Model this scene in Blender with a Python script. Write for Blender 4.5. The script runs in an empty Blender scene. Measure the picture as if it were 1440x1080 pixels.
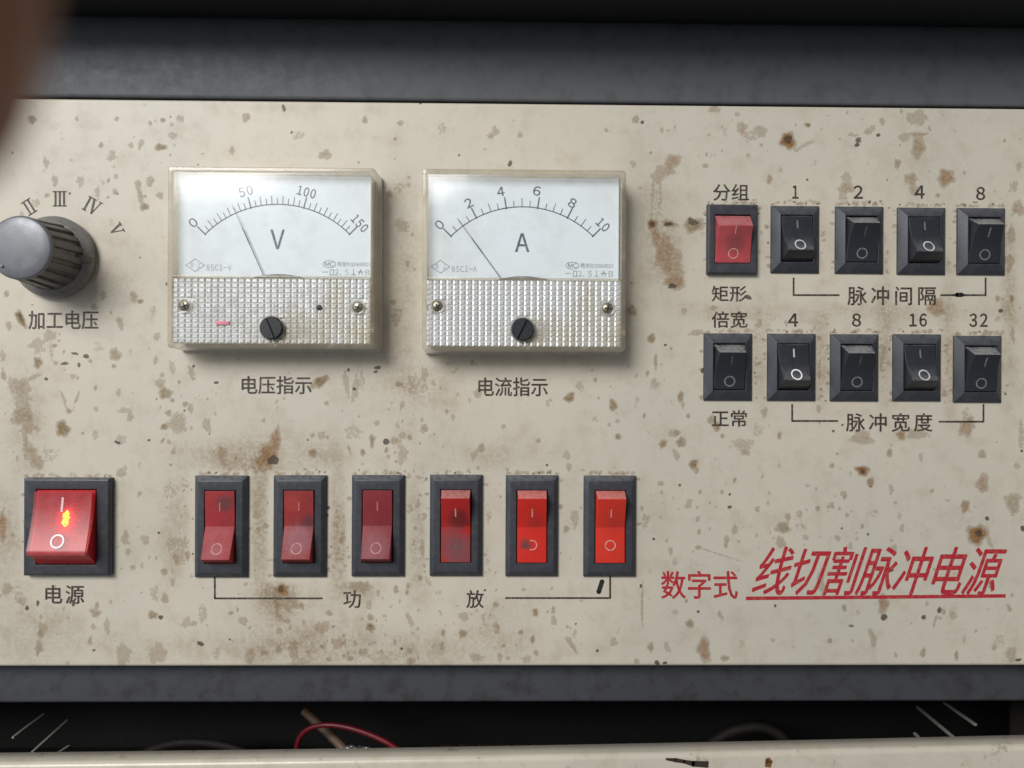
import bpy, bmesh, math, random
import numpy as np
from mathutils import Vector, Matrix, Euler

# ------------------------------------------------------------------ scene, camera, light
sc = bpy.context.scene
C = sc.collection
R = math.radians
mm = 0.001
FOC = 1104.0                      # focal length in pixels of the 1440 px wide photograph
DIST = 0.240                      # lens to panel
YAW, ROLL = 0.90, 0.27
Z0 = 1.20                         # height of the picture centre above the floor
cam_loc = Vector((-DIST * math.tan(R(YAW)), -DIST, Z0))
cam_rot = (Matrix.Rotation(R(-YAW), 3, 'Z') @ Matrix.Rotation(R(90), 3, 'X') @ Matrix.Rotation(R(ROLL), 3, 'Z'))
cd = bpy.data.cameras.new("camera"); cam = bpy.data.objects.new("camera", cd); C.objects.link(cam)
cam.matrix_world = Matrix.Translation(cam_loc) @ cam_rot.to_4x4()
cd.sensor_width = 36.0; cd.lens = 36.0 * FOC / 1440.0
cd.clip_start = 0.004; cd.clip_end = 20.0
cd.dof.use_dof = True; cd.dof.focus_distance = DIST - 0.003; cd.dof.aperture_fstop = 10.6
sc.camera = cam

world = bpy.data.worlds.new("World"); sc.world = world; world.use_nodes = True
bg = world.node_tree.nodes["Background"]
bg.inputs[0].default_value = (0.90, 0.95, 1.0, 1); bg.inputs[1].default_value = 0.165

def area(name, loc, target, sx, sy, power, col):
    l = bpy.data.lights.new(name, 'AREA'); l.shape = 'RECTANGLE'; l.size = sx; l.size_y = sy
    l.energy = power; l.color = col
    o = bpy.data.objects.new(name, l); C.objects.link(o); o.location = loc
    o.rotation_euler = (Vector(target) - Vector(loc)).to_track_quat('-Z', 'Y').to_euler()
    return o
area("window_light", (-0.85, -1.55, Z0 + 0.95), (-0.02, 0, Z0), 0.95, 0.80, 36.5, (1.0, 0.99, 0.975))
area("side_window_light", (-1.5, -0.55, Z0 + 0.20), (0, 0, Z0), 0.7, 0.9, 6.5, (0.78, 0.86, 1.0))

sc.view_settings.view_transform = 'Standard'; sc.view_settings.look = 'None'
sc.view_settings.exposure = 0.0; sc.view_settings.gamma = 1.0
sc.cycles.max_bounces = 8; sc.cycles.transparent_max_bounces = 16
sc.cycles.use_denoising = True

def P(px, py, h=0.0):
    """world point at height h (m) in front of the panel plane seen at photograph pixel px,py"""
    d = cam_rot @ Vector(((px - 720) / FOC, (540 - py) / FOC, -1.0))
    t = (-h - cam_loc.y) / d.y
    return cam_loc + d * t
K = DIST / FOC                    # metres per pixel on the panel

# ------------------------------------------------------------------ material helpers
def nodes(name):
    m = bpy.data.materials.new(name); m.use_nodes = True
    nt = m.node_tree; return m, nt, nt.nodes["Principled BSDF"]
def N(nt, t, **kw):
    n = nt.nodes.new(t)
    for k, v in kw.items(): setattr(n, k, v)
    return n
def L(nt, a, b): nt.links.new(a, b)
def math_(nt, op, a, b=None, c=None, clamp=False):
    n = N(nt, 'ShaderNodeMath', operation=op); n.use_clamp = clamp
    for i, v in enumerate((a, b, c)):
        if v is None: continue
        if isinstance(v, (int, float)): n.inputs[i].default_value = v
        else: L(nt, v, n.inputs[i])
    return n.outputs[0]
def mixc(nt, f, a, b, mode='MIX'):
    n = N(nt, 'ShaderNodeMix', data_type='RGBA', blend_type=mode)
    for i, v in ((0, f), (6, a), (7, b)):
        if isinstance(v, (int, float)): n.inputs[i].default_value = v
        elif isinstance(v, tuple): n.inputs[i].default_value = (*v[:3], 1)
        else: L(nt, v, n.inputs[i])
    return n.outputs[2]
def ramp(nt, v, a, b):
    n = N(nt, 'ShaderNodeMapRange', interpolation_type='SMOOTHSTEP')
    L(nt, v, n.inputs[0]); n.inputs[1].default_value = a; n.inputs[2].default_value = b
    return n.outputs[0]
def noise(nt, scale, detail=3, rough=0.55, vec=None, dist=0.0):
    n = N(nt, 'ShaderNodeTexNoise'); n.inputs['Scale'].default_value = scale
    n.inputs['Detail'].default_value = detail; n.inputs['Roughness'].default_value = rough
    n.inputs['Distortion'].default_value = dist
    if vec is not None: L(nt, vec, n.inputs['Vector'])
    return n
def objcoord(nt, scale=(1, 1, 1), loc=(0, 0, 0)):
    t = N(nt, 'ShaderNodeTexCoord'); m = N(nt, 'ShaderNodeMapping')
    m.inputs['Scale'].default_value = scale; m.inputs['Location'].default_value = loc
    L(nt, t.outputs['Object'], m.inputs['Vector']); return m.outputs[0]
def bump(nt, b, h, strength, dist):
    n = N(nt, 'ShaderNodeBump'); n.inputs['Strength'].default_value = strength; n.inputs['Distance'].default_value = dist
    L(nt, h, n.inputs['Height']); L(nt, n.outputs[0], b.inputs['Normal'])

def surf(name, col, rough=0.45, metal=0.0, dirt=None, dirt_amt=0.5, dscale=500, bscale=2500, bstr=0.15, spec=0.5,
         smudge=None, coat=0.0, dust_toplight=0.0, dust_toplight_col=(0.30, 0.30, 0.30)):
    """painted/moulded surface: base colour, noise dirt, fine grain; smudge = soft colour patch (x, z, radius, amount, colour)"""
    m, nt, b = nodes(name)
    v = objcoord(nt)
    c = col
    if dirt:
        n1 = noise(nt, dscale, 5, 0.65, v)
        f = math_(nt, 'MULTIPLY', ramp(nt, n1.outputs[0], 0.45, 0.72), dirt_amt)
        c = mixc(nt, f, col, dirt)
    if smudge:
        for (sx, sz, sr, sa, scol) in smudge:
            vm = N(nt, 'ShaderNodeVectorMath', operation='MULTIPLY'); L(nt, v, vm.inputs[0]); vm.inputs[1].default_value = (1, 0, 1)
            d = N(nt, 'ShaderNodeVectorMath', operation='DISTANCE'); L(nt, vm.outputs[0], d.inputs[0]); d.inputs[1].default_value = (sx * mm, 0, sz * mm)
            nn = noise(nt, 900, 4, 0.6, v)
            dd = math_(nt, 'ADD', d.outputs['Value'], math_(nt, 'MULTIPLY', math_(nt, 'SUBTRACT', nn.outputs[0], 0.5), sr * mm * 1.3))
            f = math_(nt, 'MULTIPLY', math_(nt, 'SUBTRACT', 1.0, ramp(nt, dd, sr * mm * 0.35, sr * mm * 1.25)), sa)
            c = mixc(nt, f, c, scol)
    if dust_toplight:                    # settled dust, with top light on upward-facing faces put into its colour
        tc = N(nt, 'ShaderNodeNewGeometry'); sn = N(nt, 'ShaderNodeSeparateXYZ'); L(nt, tc.outputs['Normal'], sn.inputs[0])
        nd = noise(nt, 700, 4, 0.6, v)
        f = math_(nt, 'MULTIPLY', ramp(nt, sn.outputs[2], 0.30, 0.80), math_(nt, 'MULTIPLY', ramp(nt, nd.outputs[0], 0.2, 0.6), dust_toplight))
        c = mixc(nt, f, c, dust_toplight_col)
    if isinstance(c, tuple): b.inputs['Base Color'].default_value = (*c, 1)
    else: L(nt, c, b.inputs['Base Color'])
    n2 = noise(nt, 350, 4, 0.6, v)
    rr = math_(nt, 'MULTIPLY_ADD', math_(nt, 'SUBTRACT', n2.outputs[0], 0.5), 0.35, rough, clamp=True)
    L(nt, rr, b.inputs['Roughness'])
    b.inputs['Metallic'].default_value = metal; b.inputs['Specular IOR Level'].default_value = spec
    b.inputs['Coat Weight'].default_value = coat
    if bstr:
        n3 = noise(nt, bscale, 3, 0.6, v); bump(nt, b, n3.outputs[0], bstr, 0.0001)
    return m

def thin_fresnel(nt, ior):
    """same reflectance on both faces of a thin clear sheet"""
    g = N(nt, 'ShaderNodeNewGeometry'); fr = N(nt, 'ShaderNodeFresnel')
    L(nt, math_(nt, 'ADD', ior, math_(nt, 'MULTIPLY', g.outputs['Backfacing'], 1.0 / ior - ior)), fr.inputs[0])
    return fr
def see_through(name, tint, body, gloss_rough=0.06, opaque=0.1, dirt=None):
    """clear moulded plastic: transparent body with a little milky scatter, real fresnel gloss"""
    m, nt, b = nodes(name)
    nt.nodes.remove(b)
    out = nt.nodes["Material Output"]
    tr = N(nt, 'ShaderNodeBsdfTransparent'); tr.inputs[0].default_value = (*tint, 1)
    df = N(nt, 'ShaderNodeBsdfDiffuse'); df.inputs[0].default_value = (*body, 1)
    gl = N(nt, 'ShaderNodeBsdfGlossy'); gl.inputs['Roughness'].default_value = gloss_rough
    gl.inputs[0].default_value = (1, 1, 1, 1)
    v = objcoord(nt)
    nz = noise(nt, 160, 5, 0.65, v)
    f = math_(nt, 'MULTIPLY_ADD', ramp(nt, nz.outputs[0], 0.5, 0.8), dirt if dirt else 0.04, opaque, clamp=True)
    m1 = N(nt, 'ShaderNodeMixShader'); L(nt, f, m1.inputs[0]); L(nt, tr.outputs[0], m1.inputs[1]); L(nt, df.outputs[0], m1.inputs[2])
    fr = thin_fresnel(nt, 1.45)
    m2 = N(nt, 'ShaderNodeMixShader'); L(nt, fr.outputs[0], m2.inputs[0]); L(nt, m1.outputs[0], m2.inputs[1]); L(nt, gl.outputs[0], m2.inputs[2])
    L(nt, m2.outputs[0], out.inputs[0])
    n3 = noise(nt, 220, 2, 0.5, v); bp = N(nt, 'ShaderNodeBump'); bp.inputs['Strength'].default_value = 0.12; bp.inputs['Distance'].default_value = 0.0003
    L(nt, n3.outputs[0], bp.inputs['Height']); L(nt, bp.outputs[0], gl.inputs['Normal'])
    return m

# ------------------------------------------------------------------ mesh helpers
# every builder works in a local frame: x right, z up, h = height towards the viewer (y = -h); inputs in mm
class MB:
    def __init__(s): s.v = []; s.f = []
    def add(s, vs, fs):
        o = len(s.v); s.v += [(x * mm, -h * mm, z * mm) for x, z, h in vs]; s.f += [tuple(i + o for i in f) for f in fs]
    def box(s, x0, x1, z0, z1, h0, h1):
        s.add([(x, z, h) for h in (h0, h1) for x, z in ((x0, z0), (x1, z0), (x1, z1), (x0, z1))],
              [(3, 2, 1, 0), (4, 5, 6, 7), (0, 1, 5, 4), (1, 2, 6, 5), (2, 3, 7, 6), (3, 0, 4, 7)])
    def loops(s, loops, cap0=False, cap1=False):
        n = len(loops[0]); vs = [p for l in loops for p in l]; fs = []
        for a in range(len(loops) - 1):
            for i in range(n):
                j = (i + 1) % n
                fs.append((a * n + i, a * n + j, (a + 1) * n + j, (a + 1) * n + i))
        if cap0: fs.append(tuple(reversed(range(n))))
        if cap1: fs.append(tuple(range((len(loops) - 1) * n, len(loops) * n)))
        s.add(vs, fs)
    def lathe(s, cx, cz, prof, n=48, cap=True, fn=None):
        lp = []
        for r, h in prof:
            lp.append([(cx + (fn(r, h, 2 * math.pi * i / n) if fn else r) * math.cos(2 * math.pi * i / n),
                        cz + (fn(r, h, 2 * math.pi * i / n) if fn else r) * math.sin(2 * math.pi * i / n), h) for i in range(n)])
        s.loops(lp, False, cap)
    def build(s, name, mat, parent=None, bevel=0, seg=2, smooth=35, loc=None):
        me = bpy.data.meshes.new(name); me.from_pydata(s.v, [], s.f); me.update()
        if bevel:
            bm = bmesh.new(); bm.from_mesh(me)
            bmesh.ops.remove_doubles(bm, verts=bm.verts, dist=1e-7)
            es = [e for e in bm.edges if len(e.link_faces) == 2 and e.calc_face_angle(0) > R(22)]
            bmesh.ops.bevel(bm, geom=es, offset=bevel * mm, segments=seg, profile=0.6, affect='EDGES', clamp_overlap=True)
            bm.to_mesh(me); bm.free()
        return link(name, me, mat, parent, smooth, loc)
def link(name, me, mat, parent=None, smooth=35, loc=None):
    me.materials.clear(); me.materials.append(mat)
    if smooth:
        me.polygons.foreach_set('use_smooth', [True] * len(me.polygons)); me.set_sharp_from_angle(angle=R(smooth))
    o = bpy.data.objects.new(name, me); C.objects.link(o)
    if parent is not None: o.parent = parent
    if loc is not None: o.location = loc
    return o
def empty(name, loc, label, cat, group=None):
    o = bpy.data.objects.new(name, None); C.objects.link(o); o.location = loc; o.empty_display_size = 0.005
    tag(o, label, cat, group); return o
def tag(o, label=None, cat=None, group=None, kind=None):
    if label: o['label'] = label
    if cat: o['category'] = cat
    if group: o['group'] = group
    if kind: o['kind'] = kind
    return o
def rect(hw, hh, h, cx=0, cz=0): return [(cx - hw, cz - hh, h), (cx + hw, cz - hh, h), (cx + hw, cz + hh, h), (cx - hw, cz + hh, h)]
def rrect(x0, x1, z0, z1, r, h, n=5):
    out = []
    for cx, cz, a in ((x1 - r, z0 + r, -90), (x1 - r, z1 - r, 0), (x0 + r, z1 - r, 90), (x0 + r, z0 + r, 180)):
        for i in range(n + 1):
            t = R(a + 90 * i / n); out.append((cx + r * math.cos(t), cz + r * math.sin(t), h))
    return out

# flat print (world-space flat meshes on a plane at height h, made from glyph outlines or strokes)
FONT_CACHE = {}
def glyph_mesh(text, spacing=1.0, bold=0.0, shear=0.0):
    cu = bpy.data.curves.new("caption", 'FONT'); cu.body = text; cu.size = 1.0; cu.resolution_u = 3
    cu.space_character = spacing; cu.offset = bold; cu.shear = shear; cu.fill_mode = 'FRONT'
    ob = bpy.data.objects.new("caption", cu); C.objects.link(ob)
    dg = bpy.context.evaluated_depsgraph_get(); dg.update()
    me = bpy.data.meshes.new_from_object(ob.evaluated_get(dg))
    vs = np.array([v.co[:2] for v in me.vertices]); fs = [tuple(p.vertices) for p in me.polygons]
    bpy.data.objects.remove(ob); bpy.data.curves.remove(cu); bpy.data.meshes.remove(me)
    return vs, fs
def strokes(lines, width):
    """polyline strokes -> quads, 2D; every piece a quad with squared ends"""
    vs, fs = [], []
    for ln in lines:
        for (a, b) in zip(ln[:-1], ln[1:]):
            w = (a[2] if len(a) > 2 else width) / 2; w2 = (b[2] if len(b) > 2 else width) / 2
            d = np.array(b[:2], float) - np.array(a[:2], float); l = np.hypot(*d)
            if l == 0: continue
            d /= l; nrm = np.array([-d[1], d[0]])
            a_, b_ = np.array(a[:2], float) - d * w * 0.5, np.array(b[:2], float) + d * w2 * 0.5
            o = len(vs); vs += [a_ - nrm * w, b_ - nrm * w2, b_ + nrm * w2, a_ + nrm * w]; fs.append((o, o + 1, o + 2, o + 3))
    return np.array(vs), fs
def lay(name, vs_px, fs, h, mat, parent, label=None, lift=True):
    """2D pixel-space outline laid on the plane at height h (m)"""
    base = parent_loc(parent)
    co = []
    for i, (x, y) in enumerate(vs_px):
        co.append(P(x, y, h if np.ndim(h) == 0 else float(h[i])) - base)
    me = bpy.data.meshes.new(name); me.from_pydata([tuple(c) for c in co], [], fs); me.update()
    n = Vector((0, 0, 0))
    for p in me.polygons: n += p.normal * p.area
    if n.y > 0: me.flip_normals()
    o = link(name, me, mat, parent, 0)
    if label: o['label'] = label
    return o
def parent_loc(p):
    v = Vector((0, 0, 0))
    while p is not None: v += p.location; p = p.parent
    return v
def write(text, box, h, mat, parent, name='caption', label=None, spacing=1.0, bold=0.0, rot=0.0, shear=0.0, heavy=0.0):
    x0, y0, x1, y1 = box
    if text.isascii():          # full-width forms carry the plain grotesque digits and letters
        text = ''.join('\u3000' if ch == ' ' else chr(ord(ch) + 0xFEE0) for ch in text); spacing *= 0.54
    vs, fs = glyph_mesh(text, spacing, 0.0)
    mn, mx = vs.min(0), vs.max(0)
    u = (vs - mn) / (mx - mn)
    if shear: u[:, 0] = u[:, 0] * (1 - shear) + u[:, 1] * shear
    px = np.stack([(u[:, 0] - 0.5) * (x1 - x0), (0.5 - u[:, 1]) * (y1 - y0)], 1)
    c, s_ = math.cos(R(rot)), math.sin(R(rot))
    px = np.stack([px[:, 0] * c - px[:, 1] * s_, px[:, 0] * s_ + px[:, 1] * c], 1) + np.array([(x0 + x1) / 2, (y0 + y1) / 2])
    if heavy:                   # thicker strokes: the same outline inked again a hair to each side
        offs = [(0, 0), (heavy, 0), (-heavy, 0), (0, heavy * .8), (0, -heavy * .8)]
        n = len(px); allf = []
        for k in range(len(offs)): allf += [tuple(i + k * n for i in f) for f in fs]
        px = np.concatenate([px + np.array(o) for o in offs]); hs = np.repeat([h + k * 4e-6 for k in range(len(offs))], n)
        return lay(name, px, allf, hs, mat, parent, label)
    return lay(name, px, fs, h, mat, parent, label)

# ------------------------------------------------------------------ materials
M = {}
M['bezel'] = surf('black_bezel_plastic', (0.040, 0.043, 0.053), 0.42, dirt=(0.11, 0.10, 0.085), dirt_amt=0.35, dscale=420, bstr=0.25, dust_toplight=0.35)
M['black_rocker'] = surf('black_rocker_plastic', (0.022, 0.025, 0.031), 0.36, dirt=(0.10, 0.095, 0.085), dirt_amt=0.06, dscale=500, bstr=0.15, dust_toplight=0.75)
M['well'] = surf('switch_well', (0.006, 0.006, 0.007), 0.7, bstr=0)
M['mark_white'] = surf('worn_white_mark', (0.62, 0.62, 0.60), 0.5, dirt=(0.12, 0.11, 0.10), dirt_amt=0.6, dscale=1500, bstr=0)
M['mark_grey'] = surf('faded_grey_mark', (0.20, 0.20, 0.19), 0.5, dirt=(0.05, 0.05, 0.05), dirt_amt=0.8, dscale=1500, bstr=0)
M['mark_dim'] = surf('nearly_gone_mark', (0.09, 0.09, 0.09), 0.5, dirt=(0.03, 0.03, 0.03), dirt_amt=0.9, dscale=1500, bstr=0)
M['mark_pink'] = surf('worn_pink_mark', (0.70, 0.36, 0.30), 0.5, dirt=(0.30, 0.03, 0.02), dirt_amt=0.7, dscale=1200, bstr=0)
M['mark_rose'] = surf('rubbed_rose_mark', (0.46, 0.17, 0.15), 0.5, dirt=(0.28, 0.05, 0.05), dirt_amt=0.8, dscale=1200, bstr=0)
M['print'] = surf('black_screen_print', (0.034, 0.025, 0.020), 0.5, dirt=(0.34, 0.28, 0.20), dirt_amt=0.55, dscale=1100, bstr=0)
M['print_red'] = surf('red_screen_print', (0.46, 0.014, 0.030), 0.5, dirt=(0.40, 0.19, 0.13), dirt_amt=0.55, dscale=800, bstr=0)
M['dial'] = surf('white_dial_card', (0.88, 0.93, 0.95), 0.5, dirt=(0.66, 0.68, 0.62), dirt_amt=0.35, dscale=90, bstr=0)
M['dial_print'] = surf('dial_print', (0.10, 0.12, 0.14), 0.5, dirt=(0.35, 0.38, 0.40), dirt_amt=0.7, dscale=700, bstr=0)
M['dial_faint'] = surf('faint_dial_print', (0.30, 0.33, 0.35), 0.5, dirt=(0.65, 0.68, 0.70), dirt_amt=0.8, dscale=900, bstr=0)
M['cover_grey'] = surf('grey_movement_cover', (0.22, 0.22, 0.20), 0.4, dirt=(0.5, 0.5, 0.47), dirt_amt=0.6, dscale=200, bstr=0)
M['needle'] = surf('needle_metal', (0.17, 0.18, 0.19), 0.35, 0.3, bstr=0)
M['pane'] = see_through('clear_window_plastic', (0.985, 0.99, 0.99), (0.78, 0.80, 0.76), 0.22, 0.0, dirt=0.07)
M['case'] = see_through('clear_case_plastic', (0.93, 0.91, 0.87), (0.62, 0.53, 0.38), 0.16, 0.20, dirt=0.38)
M['liner'] = surf('grey_meter_box', (0.70, 0.69, 0.65), 0.5, dirt=(0.42, 0.37, 0.27), dirt_amt=0.4, dscale=160, bstr=0.2)
M['prism'] = surf('silvered_prism_plastic', (0.82, 0.82, 0.79), 0.25, 0.50, dirt=(0.60, 0.52, 0.36), dirt_amt=0.7, dscale=48, bstr=0.25)  # blotchy tint: yellowing, plus uneven reflections put into the colour
M['screw'] = surf('dull_brass_screw', (0.34, 0.31, 0.24), 0.38, 0.8, dirt=(0.05, 0.04, 0.02), dirt_amt=0.7, dscale=700, bstr=0.2)
M['slot_shade'] = surf('painted_slot_shade', (0.02, 0.016, 0.012), 0.7, bstr=0)
M['boss'] = see_through('screw_boss_plastic', (0.95, 0.94, 0.90), (0.55, 0.53, 0.47), 0.12, 0.35)
M['zero'] = surf('black_zero_screw', (0.022, 0.024, 0.028), 0.38, dirt=(0.07, 0.07, 0.07), dirt_amt=0.3, bstr=0.15)
M['pink'] = surf('pink_ink', (0.72, 0.26, 0.30), 0.5, bstr=0)
M['knob_body'] = surf('grey_knob_plastic', (0.115, 0.110, 0.102), 0.36, dirt=(0.045, 0.038, 0.030), dirt_amt=0.6, dscale=260, bstr=0.2)
M['knob_skirt'] = surf('grey_knob_skirt', (0.20, 0.195, 0.18), 0.22, dirt=(0.07, 0.055, 0.04), dirt_amt=0.55, dscale=260, bstr=0.12)
M['knob_cap'] = surf('grey_knob_cap', (0.18, 0.187, 0.20), 0.40, 0.25, dirt=(0.13, 0.125, 0.12), dirt_amt=0.5, dscale=230, bstr=0.2)
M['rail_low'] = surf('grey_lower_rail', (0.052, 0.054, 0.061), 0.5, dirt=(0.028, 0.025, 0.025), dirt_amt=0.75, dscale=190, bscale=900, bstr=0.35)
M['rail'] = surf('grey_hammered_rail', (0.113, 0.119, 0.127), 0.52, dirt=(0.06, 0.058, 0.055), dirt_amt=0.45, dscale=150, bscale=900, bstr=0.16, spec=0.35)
M['hood'] = surf('black_hood', (0.018, 0.020, 0.018), 0.6, bstr=0.2)
M['dark'] = surf('dark_interior', (0.012, 0.011, 0.010), 0.75, bstr=0.2)
M['fin'] = surf('dull_steel_fin', (0.36, 0.34, 0.31), 0.5, 0.2, dirt=(0.25, 0.2, 0.17), dirt_amt=0.6, bstr=0.2)
M['wire_red'] = surf('red_wire', (0.16, 0.010, 0.018), 0.40, bstr=0.1)
M['wire_tan'] = surf('tan_sleeve', (0.17, 0.11, 0.07), 0.5, dirt=(0.15, 0.09, 0.05), dirt_amt=0.5, bstr=0.1)
M['solder'] = surf('crimped_metal', (0.45, 0.46, 0.48), 0.35, 0.9, bstr=0.3)
M['pen'] = surf('black_pen_mark', (0.02, 0.018, 0.018), 0.6, bstr=0)
M['crumb'] = surf('dark_crumb', (0.035, 0.022, 0.014), 0.8, bstr=0.6)

def panel_paint(name, with_attr=True):
    m, nt, b = nodes(name)
    v = objcoord(nt)
    base = (0.622, 0.562, 0.455)
    streak = noise(nt, 60, 4, 0.6, objcoord(nt, (1, 1, 22)))
    blot = noise(nt, 16, 4, 0.6, v)
    c = mixc(nt, ramp(nt, blot.outputs[0], 0.35, 0.7), base, (0.568, 0.528, 0.438))
    c = mixc(nt, math_(nt, 'MULTIPLY', ramp(nt, streak.outputs[0], 0.45, 0.75), 0.22), c, (0.63, 0.60, 0.53))
    mot = noise(nt, 120, 6, 0.7, v)
    c = mixc(nt, math_(nt, 'MULTIPLY', ramp(nt, mot.outputs[0], 0.46, 0.72), 0.42), c, (0.43, 0.35, 0.245))
    fine = noise(nt, 2300, 3, 0.7, v); mid = noise(nt, 850, 4, 0.7, v)
    wob = math_(nt, 'ADD', math_(nt, 'MULTIPLY', math_(nt, 'SUBTRACT', mid.outputs[0], 0.5), 0.75),
                math_(nt, 'MULTIPLY', math_(nt, 'SUBTRACT', fine.outputs[0], 0.5), 0.55))
    # pinhead specks
    vo = N(nt, 'ShaderNodeTexVoronoi'); vo.inputs['Scale'].default_value = 330; L(nt, v, vo.inputs['Vector'])
    sepc = N(nt, 'ShaderNodeSeparateColor'); L(nt, vo.outputs['Color'], sepc.inputs[0])
    rad = math_(nt, 'MULTIPLY', ramp(nt, sepc.outputs[0], 0.70, 1.0), 0.26)
    dd = math_(nt, 'ADD', vo.outputs['Distance'], math_(nt, 'MULTIPLY', math_(nt, 'SUBTRACT', fine.outputs[0], 0.5), 0.25))
    speck = math_(nt, 'MULTIPLY', math_(nt, 'SUBTRACT', 1.0, math_(nt, 'DIVIDE', dd, math_(nt, 'MAXIMUM', rad, 0.001)), None, True), 1.2, None, True)
    speck = math_(nt, 'MULTIPLY', speck, math_(nt, 'MULTIPLY_ADD', sepc.outputs[1], 0.6, 0.15))
    speck = math_(nt, 'MULTIPLY', speck, ramp(nt, mot.outputs[0], 0.40, 0.60))
    c = mixc(nt, speck, c, (0.15, 0.095, 0.040))
    if with_attr:
        at = N(nt, 'ShaderNodeAttribute', attribute_name='grime')
        sp = N(nt, 'ShaderNodeSeparateColor'); L(nt, at.outputs['Color'], sp.inputs[0])
        r_, g_, b_ = sp.outputs; a_ = at.outputs['Alpha']
        wash = math_(nt, 'MULTIPLY', a_, math_(nt, 'MULTIPLY_ADD', ramp(nt, math_(nt, 'ADD', mid.outputs[0], mot.outputs[0]), 0.75, 1.25), 0.8, 0.25), None, True)
        c = mixc(nt, wash, c, (0.220, 0.140, 0.055))
        live = ramp(nt, r_, 0.02, 0.14)
        rr = math_(nt, 'ADD', r_, math_(nt, 'MULTIPLY', wob, 1.25))
        body = math_(nt, 'MULTIPLY', ramp(nt, rr, 0.14, 0.52), live)
        amt = math_(nt, 'MULTIPLY', body, math_(nt, 'MULTIPLY_ADD', r_, 1.05, 0.04), None, True)
        amt = math_(nt, 'MULTIPLY', amt, math_(nt, 'MULTIPLY_ADD', math_(nt, 'ADD', fine.outputs[0], mid.outputs[0]), 1.3, -0.35), None, True)
        stain = mixc(nt, g_, (0.200, 0.122, 0.040), (0.230, 0.100, 0.018))
        c = mixc(nt, amt, c, stain)
        rim = math_(nt, 'MULTIPLY', math_(nt, 'MULTIPLY', ramp(nt, rr, 0.16, 0.26), live), math_(nt, 'SUBTRACT', 1.0, ramp(nt, rr, 0.28, 0.44)))
        c = mixc(nt, math_(nt, 'MULTIPLY', rim, 0.36), c, (0.19, 0.13, 0.07))
        dk = math_(nt, 'MULTIPLY', ramp(nt, math_(nt, 'ADD', b_, math_(nt, 'MULTIPLY', wob, 0.5)), 0.30, 0.62), ramp(nt, b_, 0.02, 0.15))
        c = mixc(nt, math_(nt, 'MULTIPLY', dk, 0.85), c, (0.050, 0.034, 0.022))
        hgt = math_(nt, 'ADD', math_(nt, 'ADD', fine.outputs[0], math_(nt, 'MULTIPLY', body, 0.5)), math_(nt, 'MULTIPLY', dk, 1.5))
        rough = math_(nt, 'ADD', math_(nt, 'MULTIPLY', body, 0.2), math_(nt, 'MULTIPLY_ADD', mot.outputs[0], 0.2, 0.36))
    else:
        big = ramp(nt, noise(nt, 150, 5, 0.7, v).outputs[0], 0.60, 0.72)
        c = mixc(nt, math_(nt, 'MULTIPLY', big, 0.6), c, (0.25, 0.20, 0.14))
        hgt = fine.outputs[0]; rough = math_(nt, 'MULTIPLY_ADD', mot.outputs[0], 0.2, 0.16)
    L(nt, c, b.inputs['Base Color']); L(nt, rough, b.inputs['Roughness'])
    bump(nt, b, hgt, 0.35, 0.00008)
    return m
M['panel'] = panel_paint('stained_cream_paint')
M['cover'] = panel_paint('cream_cover_paint', False)

# ------------------------------------------------------------------ the control panel plate with its grime
TOPY, BOTY = 138.0, 936.5         # panel edges in the photograph at x = 0
plate_root = empty('control_panel', P(720, 936, 0), 'cream painted metal control panel with brown stains, black captions and red title', 'control panel')
wtl, wbl = P(0, TOPY).z, P(0, BOTY).z
step = 1.8 * K
xs = np.arange(P(-110, 540).x, P(1560, 540).x, step)
zs = np.arange(wbl + 0.0006, wtl - 0.0006, step)
prof = [(wbl - 0.0004, 0.0030), (wbl - 0.0004, 0.0014), (wbl - 0.0002, 0.0006), (wbl + 0.0002, 0.00012)] + [(z, 0.0) for z in zs] + \
       [(wtl - 0.0003, 0.00008), (wtl, 0.0005), (wtl + 0.0002, 0.0013), (wtl + 0.0002, 0.0030)]
zz = np.array([p[0] for p in prof]); yy = np.array([p[1] for p in prof])
GX, GZ = np.meshgrid(xs, zz); GY = np.repeat(yy[:, None], len(xs), 1)
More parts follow.
